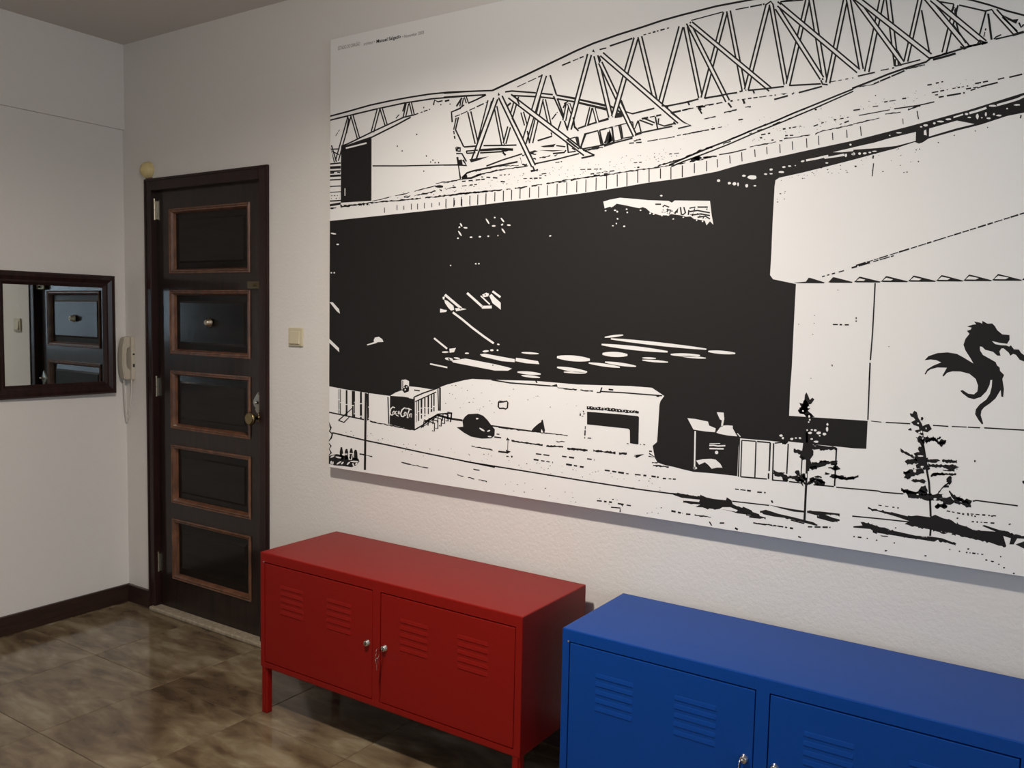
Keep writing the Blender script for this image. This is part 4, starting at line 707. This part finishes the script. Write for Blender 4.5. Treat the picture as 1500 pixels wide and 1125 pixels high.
# shop building
Hs.poly(u5((120, 318), (400, 340), (568, 357), (577, 368), (572, 605), (555, 605), (498, 595), (496, 480), (480, 468), (120, 430)))
Hs.rough(u5((118, 282), (575, 324)), 3.0, 5.4, 1.6, 0.0, 0.5)
for i in range(16): Hs.blob(u5((135+i*27, 280+i*2.8))[0], 0.8, 0.9, True, 6)
Hs.line(u5((235, 140), (420, 150), (780, 178)), 1.5); Hs.line(u5((250, 105), (235, 150), (205, 148)), 1.6); Hs.rough(u3((820, 168), (1130, 200)), 0.8, 2.4, 2.5, 0.08); Hs.line(u3((240, 98), (400, 125), (760, 152)), 1.6); Hs.poly(u3((745, 155), (815, 135), (822, 160))); Hs.line(u3((630, 105), (640, 125)), 1.6); Hs.line(u3((1270, 183), (1310, 186)), 1.6); Hs.line(u5((310, 122), (350, 127)), 1.8); Hs.rough(u5((730, 180), (755, 185)), 1, 2.6, 2)
Hs.dash(u5((105, 445), (100, 555)), 1.2, 6, 2); Hs.dash(u5((125, 550), (170, 553)), 1.0, 6, 2); Hs.dash(u5((85, 310), (95, 330), (85, 360), (60, 355), (62, 320)), 1.2, 3, 2); Hs.dash(u5((585, 605), (630, 608)), 1.2, 3, 4); Hs.line(u5((470, 598), (485, 600)), 1)
Hs.line(u3((310, 285), (345, 292), (375, 285), (384, 300), (380, 345), (365, 355), (345, 348), (312, 350), (300, 335), (302, 300), (310, 285)), 1.7)
Hs.build('shop_building_print'); Hs = Ink(0.0004)
# left fence and kiosk sides
for x, w in ((130, 1.2), (143, 1.2), (197, 2.0), (252, 2.2), (266, 1.3), (323, 2.0), (388, 1.6)): Hs.dash(u2((x, 180+(x-130)*0.13), (x, 395+(x-130)*0.22)), w, 18, 1.2, 0.3)
Hs.line(u2((366, 215), (358, 890)), 2.6); Hs.line(u2((380, 220), (382, 455)), 1.3); Hs.line(u2((560, 250), (568, 485)), 1.4); Hs.line(u2((125, 455), (175, 472), (225, 420), (175, 412), (125, 455)), 1.4); Hs.line(u2((175, 412), (250, 345), (255, 420)), 1.4)
Hs.build('fence_print'); Hs = Ink(0.0004)
Hs.line(u2((790, 250), (790, 540)), 1.8); Hs.line(u2((1018, 165), (1018, 370)), 2.0); Hs.line(u2((800, 290), (985, 205)), 1.3); Hs.line(u2((790, 540), (860, 500), (1000, 400)), 1.6); Hs.line(u2((1000, 180), (1005, 370)), 1.3)
for x, y0, y1, w in ((812, 290, 470, 0.8), (830, 280, 460, 1.6), (855, 265, 440, 1.6), (885, 255, 420, 1.8), (915, 240, 400, 1.6), (943, 228, 380, 2.0), (965, 215, 375, 1.3)): Hs.dash(u2((x, y0), (x, y1)), w, 14, 1.5)
Hs.build('kiosk_print'); Hs = Ink(0.0004)
for k in range(6):
    x, y = 870+k*42, 455-k*14
    Hs.line(u2((x, y+60), (x+8, y-5), (x+100-k*12, y+25-k*4), (x+98-k*12, y+95-k*8), (x+78-k*12, y+90-k*8)), 1.4)
Hs.line(u2((880, 470), (1000, 400), (1120, 390)), 1.6); Hs.rough(u2((850, 520), (930, 470), (1010, 400)), 0.8, 2.4, 2.5)
Hs.line(u2((1000, 410), (1115, 440), (1215, 455)), 2.4); Hs.line(u2((1120, 385), (1110, 470)), 1.6)
Hs.line([(720, 623.5), (745, 627), (778, 631.5)], 1.6)
Hs.build('bicycle_rack_print')['kind'] = 'stuff'; Hs = Ink(0.0004)
# right container panels
for pts, w in ((((520, 450), (510, 770)), 1.4), (((520, 450), (640, 458)), 1.3), (((655, 460), (770, 470)), 1.6), (((645, 458), (635, 775)), 1.5), (((770, 470), (760, 720)), 1.8), (((755, 740), (755, 790)), 1.8), (((800, 475), (790, 795)), 1.6), (((810, 475), (880, 466)), 1.4), (((510, 770), (740, 790)), 1.6), (((785, 798), (920, 810)), 1.5), (((935, 812), (1050, 826)), 1.5), (((928, 480), (915, 745)), 1.6), (((1050, 610), (1040, 760)), 1.3),
               (((1352, 520), (1335, 852)), 1.8), (((1150, 490), (1352, 520)), 1.3), (((1150, 840), (1330, 856)), 1.5), (((1350, 862), (1500, 876)), 1.5), (((500, 432), (490, 770)), 1.4)): Hs.line(u6(*pts), w)
Hs.rough(u6((625, 640), (625, 740)), 1, 2.6, 2); Hs.line(u8((-10, 754), (220, 775), (245, 785), (440, 800)), 1.5); Hs.line(u8((1050, 865), (1080, 858), (1445, 905)), 1.6); Hs.line(u8((1068, 503), (1068, 522)), 1.5); Hs.blob(u8((1497, 697))[0], 2, 2.4)
Hs.build('container_lines_print')['kind'] = 'stuff'; Hs = Ink(0.0004)
# car
Hs.poly([(669, 626), (678.5, 625), (677.5, 616), (681, 610.5), (686, 606.5), (700, 605.8), (708, 609), (714, 615), (720, 623), (725, 629), (724.5, 638), (720, 642), (706, 642.6), (690, 639.5), (680, 634)])
Hs.line(u3((135, 522), (180, 550)), 2.4, True, lens=True); Hs.line(u3((203, 552), (228, 542)), 2.0, True, lens=True); Hs.line(u3((208, 595), (240, 598)), 2.0, True, lens=True); Hs.blob(u3((115, 440))[0], 1.9, 1.2, True); Hs.line(u3((265, 600), (325, 608)), 1.6); Hs.line(u3((285, 575), (310, 577)), 1.2)
Hs.build('car_print'); Hs = Ink(0.0004)
# people scribble in the lower corner
for x, h in ((150, 690), (195, 705), (237, 700), (275, 712)): Hs.poly(u2((x-12, 800), (x-14, 730), (x-5, h), (x+8, h), (x+16, 735), (x+20, 800)))
Hs.poly(u2((30, 765), (110, 750), (200, 770), (300, 790), (310, 815), (280, 850), (240, 866), (160, 855), (90, 850), (30, 835)))
for a, b in (((55, 780), (90, 765)), ((100, 775), (150, 785)), ((60, 840), (62, 810)), ((75, 845), (78, 815)), ((110, 840), (150, 815)), ((150, 840), (170, 820)), ((200, 845), (225, 820)), ((230, 815), (300, 818)), ((250, 830), (262, 860)), ((185, 755), (200, 750)), ((160, 750), (172, 760)), ((275, 845), (290, 825))): Hs.line(u2(a, b), 2.2, True, lens=True)
Hs.line(u2((210, 745), (250, 745), (240, 800), (220, 800), (210, 745)), 1.6, True); Hs.rough(u2((35, 470), (60, 540), (65, 600), (40, 640)), 0.8, 2.6, 2.5); Hs.line(u2((35, 470), (60, 520), (45, 550), (72, 575), (62, 610), (35, 632)), 1.8); Hs.line(u2((35, 655), (60, 680), (40, 705), (62, 740), (35, 760)), 1.8)
Hs.build('people_print')

# --- drink logo lettering on the left kiosk -----------------------------------------------------------
Lg = Ink(0.0004)
for pts, w in ((((622, 345), (604, 336), (586, 352), (578, 382), (584, 405), (598, 408), (608, 398)), 1.7), (((612, 372), (602, 385), (606, 402), (616, 398), (622, 380), (612, 372)), 1.3), (((636, 372), (626, 380), (626, 402), (640, 396)), 1.3), (((660, 374), (646, 380), (644, 404), (656, 400), (662, 374), (660, 402), (668, 410)), 1.3), (((632, 408), (655, 418)), 1.2),
               (((725, 352), (705, 345), (684, 362), (672, 395), (680, 420), (694, 422), (706, 410)), 1.9), (((712, 380), (702, 395), (708, 415), (718, 408), (722, 388), (712, 380)), 1.4), (((740, 356), (748, 362), (734, 400), (730, 432), (740, 430)), 1.5), (((766, 395), (750, 402), (748, 430), (760, 428), (768, 395), (764, 432), (774, 436)), 1.5), (((712, 352), (740, 350), (768, 362)), 1.4)):
    Lg.line(u2(*pts), w, True)
Lg.build('logo_lettering_print')

# --- dragon emblem ---------------------------------------------------------------------------------------
Dg = Ink()
Dg.poly(u7((1000, 230), (1050, 213), (1080, 210), (1060, 186), (1115, 195), (1132, 205), (1135, 180), (1180, 205), (1222, 203), (1246, 228), (1265, 262), (1310, 299), (1372, 304), (1374, 345), (1352, 382), (1290, 374), (1218, 358), (1246, 384), (1300, 394), (1345, 396), (1370, 406), (1384, 394), (1412, 430), (1455, 432), (1475, 462), (1500, 480), (1545, 500), (1600, 540),
           (1545, 545), (1500, 537), (1462, 522), (1430, 480), (1405, 470), (1380, 487), (1366, 460), (1320, 421), (1302, 422), (1284, 448), (1294, 486), (1265, 486), (1228, 452), (1160, 435), (1132, 408), (1112, 405), (1114, 440), (1140, 480), (1200, 513), (1252, 543), (1262, 570), (1286, 590), (1290, 620), (1326, 656), (1310, 690), (1324, 780), (1317, 850), (1300, 846),
           (1295, 788), (1280, 812), (1250, 862), (1200, 906), (1150, 940), (1126, 970), (1120, 1010), (1142, 1082), (1132, 1092), (1100, 1052), (1070, 1000), (1076, 958), (1110, 915), (1170, 870), (1200, 822), (1216, 760), (1220, 700), (1205, 700), (1198, 742), (1170, 800), (1120, 850), (1060, 869), (1010, 856), (960, 818), (940, 794), (960, 788), (1010, 820), (1060, 826),
           (1090, 800), (1096, 750), (1075, 690), (1020, 645), (940, 625), (870, 624), (825, 636), (792, 670), (783, 662), (822, 592), (740, 590), (680, 605), (652, 625), (636, 652), (626, 646), (650, 605), (700, 574), (772, 545), (730, 526), (680, 520), (626, 526), (660, 490), (740, 463), (830, 457), (910, 470), (980, 508), (1056, 555), (1030, 510), (985, 440), (968, 390),
           (985, 338), (1020, 294), (998, 268), (1030, 257), (1040, 240)))
Dg.build('dragon_emblem_print')

# --- two young trees -----------------------------------------------------------------------------------
def foliage(I, tr, blobs, strokes, holes=()):
    for x, y, r, ry in blobs: I.blob(tr((x, y))[0], r/5.2, ry/4.6, False, 11, 0.36)
    for pts, w in strokes: I.rough(tr(*pts), w*0.7, w*1.7, 1.9, 0.0, w*0.2)
    for x, y, r, ry in blobs:
        for _ in range(3): I.blob(tr((x+rng.uniform(-1, 1)*r*1.1, y+rng.uniform(-1, 1)*ry*1.2))[0], rng.uniform(0.7, 1.8), rng.uniform(0.6, 1.3), False, 7)
    for x, y, r, ry in holes: I.blob(tr((x, y))[0], r/6, ry/6, True, 8, 0.2)
A1 = Ink(0.0004)
A1.line(u6((1090, 330), (1095, 600), (1085, 850), (1070, 1170)), 3.2); A1.line(u6((1090, 380), (1105, 560), (1100, 720)), 7.5, w1=4.0)
A1.poly(u6((1070, 100), (1075, 50), (1088, 28), (1105, 60), (1118, 95), (1140, 75), (1158, 90), (1130, 130), (1110, 135), (1120, 170), (1100, 190), (1130, 215), (1160, 245), (1090, 245), (1060, 215), (1030, 215), (1012, 190), (1045, 165), (1025, 120), (1065, 130)))
foliage(A1, u6, [(1080, 150, 22, 40), (1050, 190, 30, 22), (1115, 230, 25, 15), (890, 465, 25, 18), (1180, 515, 30, 14), (1240, 522, 40, 14), (1310, 518, 35, 12), (1020, 550, 30, 14), (1060, 590, 30, 20), (1130, 560, 25, 30), (1180, 660, 60, 22), (1330, 650, 35, 18), (1250, 640, 30, 10), (1350, 695, 28, 16), (850, 745, 45, 15), (900, 780, 28, 22), (980, 775, 40, 12), (1040, 790, 40, 22), (1010, 735, 20, 18), (1060, 770, 22, 20), (1140, 800, 26, 20), (1190, 810, 34, 24), (1230, 830, 18, 15), (1330, 765, 28, 15), (1380, 770, 30, 10), (1420, 785, 28, 10), (1480, 780, 34, 10), (1270, 745, 20, 8), (1190, 770, 26, 7), (1145, 690, 30, 14)],
        [(((975, 540), (1020, 555), (1085, 610)), 4.0), (((1120, 690), (1200, 640), (1350, 650)), 3.0), (((930, 770), (1050, 800), (1090, 850)), 3.6), (((1100, 830), (1160, 790), (1240, 820)), 2.6), (((1340, 770), (1440, 795), (1545, 765)), 2.4), (((800, 720), (860, 745), (915, 800)), 2.4), (((1280, 690), (1360, 700)), 2.2), (((1040, 820), (1060, 850)), 2.4)],
        [(1110, 160, 12, 10), (1058, 192, 9, 7), (1112, 240, 10, 12), (1118, 270, 8, 9), (1190, 635, 13, 14), (1195, 385, 20, 12), (1120, 385, 18, 10), (1245, 395, 18, 12), (1270, 350, 10, 22), (1272, 310, 9, 12), (1165, 362, 12, 10), (1135, 358, 10, 7), (1095, 360, 8, 7), (1205, 410, 8, 6), (1135, 438, 11, 8), (1175, 462, 22, 10), (1108, 290, 7, 7), (865, 408, 16, 10), (882, 430, 10, 10), (960, 438, 14, 10), (995, 430, 9, 7), (1032, 430, 12, 10), (1170, 805, 10, 6), (1085, 760, 8, 18), (1130, 665, 20, 6)])
A1.poly(u6((1060, 470), (1125, 470), (1160, 500), (1135, 540), (1150, 575), (1120, 620), (1135, 660), (1105, 720), (1085, 720), (1088, 620), (1060, 600), (1030, 570), (975, 548), (990, 530), (1050, 545)))
for a, b, w in (((1085, 840), (1180, 800), 3.0), ((1000, 730), (1060, 790), 4.0), ((940, 770), (1020, 785), 4.0), ((1150, 515), (1345, 520), 3.2), ((1130, 665), (1230, 655), 3.6), ((1220, 648), (1360, 650), 2.8), ((800, 722), (920, 790), 3.6)): A1.rough(u6(a, b), w*0.5, w*1.4, 1.8, 0, 0.7)
A1.build('tree_print')
A2 = Ink(0.0004)
A2.line(u8((598, 400), (640, 560), (665, 700), (672, 800), (680, 1000)), 2.4); A2.line(u8((600, 330), (615, 400), (640, 560)), 4.6)
A2.poly(u8((495, 92), (520, 95), (535, 70), (558, 80), (570, 130), (600, 180), (610, 205), (640, 190), (665, 185), (690, 230), (650, 260), (612, 250), (620, 290), (600, 285), (545, 255), (545, 240), (580, 235), (575, 210), (530, 195), (508, 170), (545, 150), (530, 130), (505, 120)))
foliage(A2, u8, [(585, 320, 26, 20), (605, 350, 20, 20), (600, 420, 26, 36), (575, 455, 30, 18), (500, 520, 34, 20), (560, 500, 40, 24), (620, 510, 40, 30), (600, 555, 45, 20), (640, 565, 30, 20), (700, 510, 45, 12), (740, 555, 50, 10), (850, 565, 55, 18), (500, 620, 40, 28), (570, 605, 45, 20), (480, 650, 24, 16), (550, 685, 30, 10), (605, 690, 28, 14), (740, 625, 50, 8), (845, 680, 22, 26), (620, 760, 34, 22), (510, 800, 50, 24), (600, 800, 40, 24), (660, 830, 60, 26), (745, 820, 40, 22), (830, 860, 56, 24), (770, 905, 40, 12), (745, 910, 20, 16), (800, 910, 20, 14), (920, 855, 34, 16), (1000, 880, 34, 26), (460, 775, 34, 10), (500, 235, 14, 8), (605, 138, 8, 12), (640, 320, 24, 20), (690, 320, 30, 12), (780, 350, 26, 24)],
        [(((415, 415), (480, 450), (560, 495)), 3.0), (((640, 340), (655, 290)), 3.0), (((640, 350), (700, 310), (750, 350), (800, 350)), 3.6), (((700, 300), (740, 350)), 2.6), (((735, 320), (770, 305)), 2.4), (((780, 512), (910, 515)), 3.2), (((660, 555), (760, 552), (905, 565)), 3.2), (((680, 645), (740, 625), (905, 630)), 2.6), (((850, 640), (840, 700), (790, 740), (745, 795)), 2.0), (((790, 735), (840, 735)), 2.0), (((840, 775), (870, 820), (1000, 880), (1035, 912)), 4.0), (((420, 765), (500, 795), (640, 830)), 4.0), (((925, 850), (938, 820)), 2.2), (((785, 592), (890, 598)), 1.4), (((440, 615), (500, 610)), 2.4)],
        [(540, 600, 14, 16), (605, 565, 20, 10), (580, 262, 10, 8), (600, 255, 9, 10), (590, 465, 40, 8), (538, 490, 8, 8), (585, 505, 10, 8), (795, 815, 16, 14), (720, 845, 18, 8), (570, 180, 8, 7), (640, 225, 6, 8), (565, 805, 10, 7)])
A2.poly(u8((585, 385), (612, 390), (630, 450), (648, 520), (655, 590), (600, 575), (560, 555), (575, 520), (530, 500), (550, 460), (580, 440)))
for a, b, w in (((470, 525), (560, 505), 4.5), ((450, 655), (610, 590), 5.0), ((640, 510), (740, 510), 3.6), ((665, 552), (905, 566), 3.4), ((480, 815), (660, 830), 5.0), ((660, 830), (860, 870), 5.0), ((860, 860), (1030, 905), 3.6), ((520, 680), (630, 690), 3.0), ((590, 330), (620, 380), 4.0)): A2.rough(u8(a, b), w*0.5, w*1.4, 1.8, 0, 0.8)
for x, y, r, ry in ((540, 600, 13, 14), (605, 562, 16, 9), (590, 468, 26, 6), (795, 815, 15, 12), (720, 845, 14, 7)): A2.blob(u8((x, y))[0], r/6, ry/6, True, 8, 0.2)
A2.build('tree_print')

# --- caption lettering ---------------------------------------------------------------------------------
def text_part(body, p0, p1, cap_px, bold, m, name='caption_lettering'):
    cu = bpy.data.curves.new('text', 'FONT'); cu.body = body; cu.size = 1.0; cu.offset = 0.02 if bold else 0.0
    o = bpy.data.objects.new('text', cu); COL.objects.link(o)
    dg = bpy.context.evaluated_depsgraph_get(); dg.update()
    me = bpy.data.meshes.new_from_object(o.evaluated_get(dg)); bpy.data.objects.remove(o, do_unlink=True)
    (x0, z0), (x1, _) = plane(*p0), plane(*p1); (_, zc) = plane(p0[0], p0[1]-cap_px)
    xs = [v.co.x for v in me.vertices]; a, b = min(xs), max(xs); s = (x1-x0)/(b-a); sz = (zc-z0)/0.7
    for v in me.vertices: v.co = Vector((x0+(v.co.x-a)*s, -MT-0.0004, z0+v.co.y*sz))
    me.materials.clear(); me.materials.append(m)
    return link(name, me, None, mural)
text_part('ESTÁDIO DO DRAGÃO', (495.5, 73.5), (527.5, 67.5), 5.2, False, m_inkr)
text_part('architect >', (533, 66.6), (549.5, 63.6), 4.4, False, m_inkr)
text_part('Manuel Salgado', (551.5, 63.2), (587, 56.6), 5.0, True, m_ink)
text_part('• November 2003', (589.5, 56.2), (621, 50.4), 4.6, False, m_inkr)
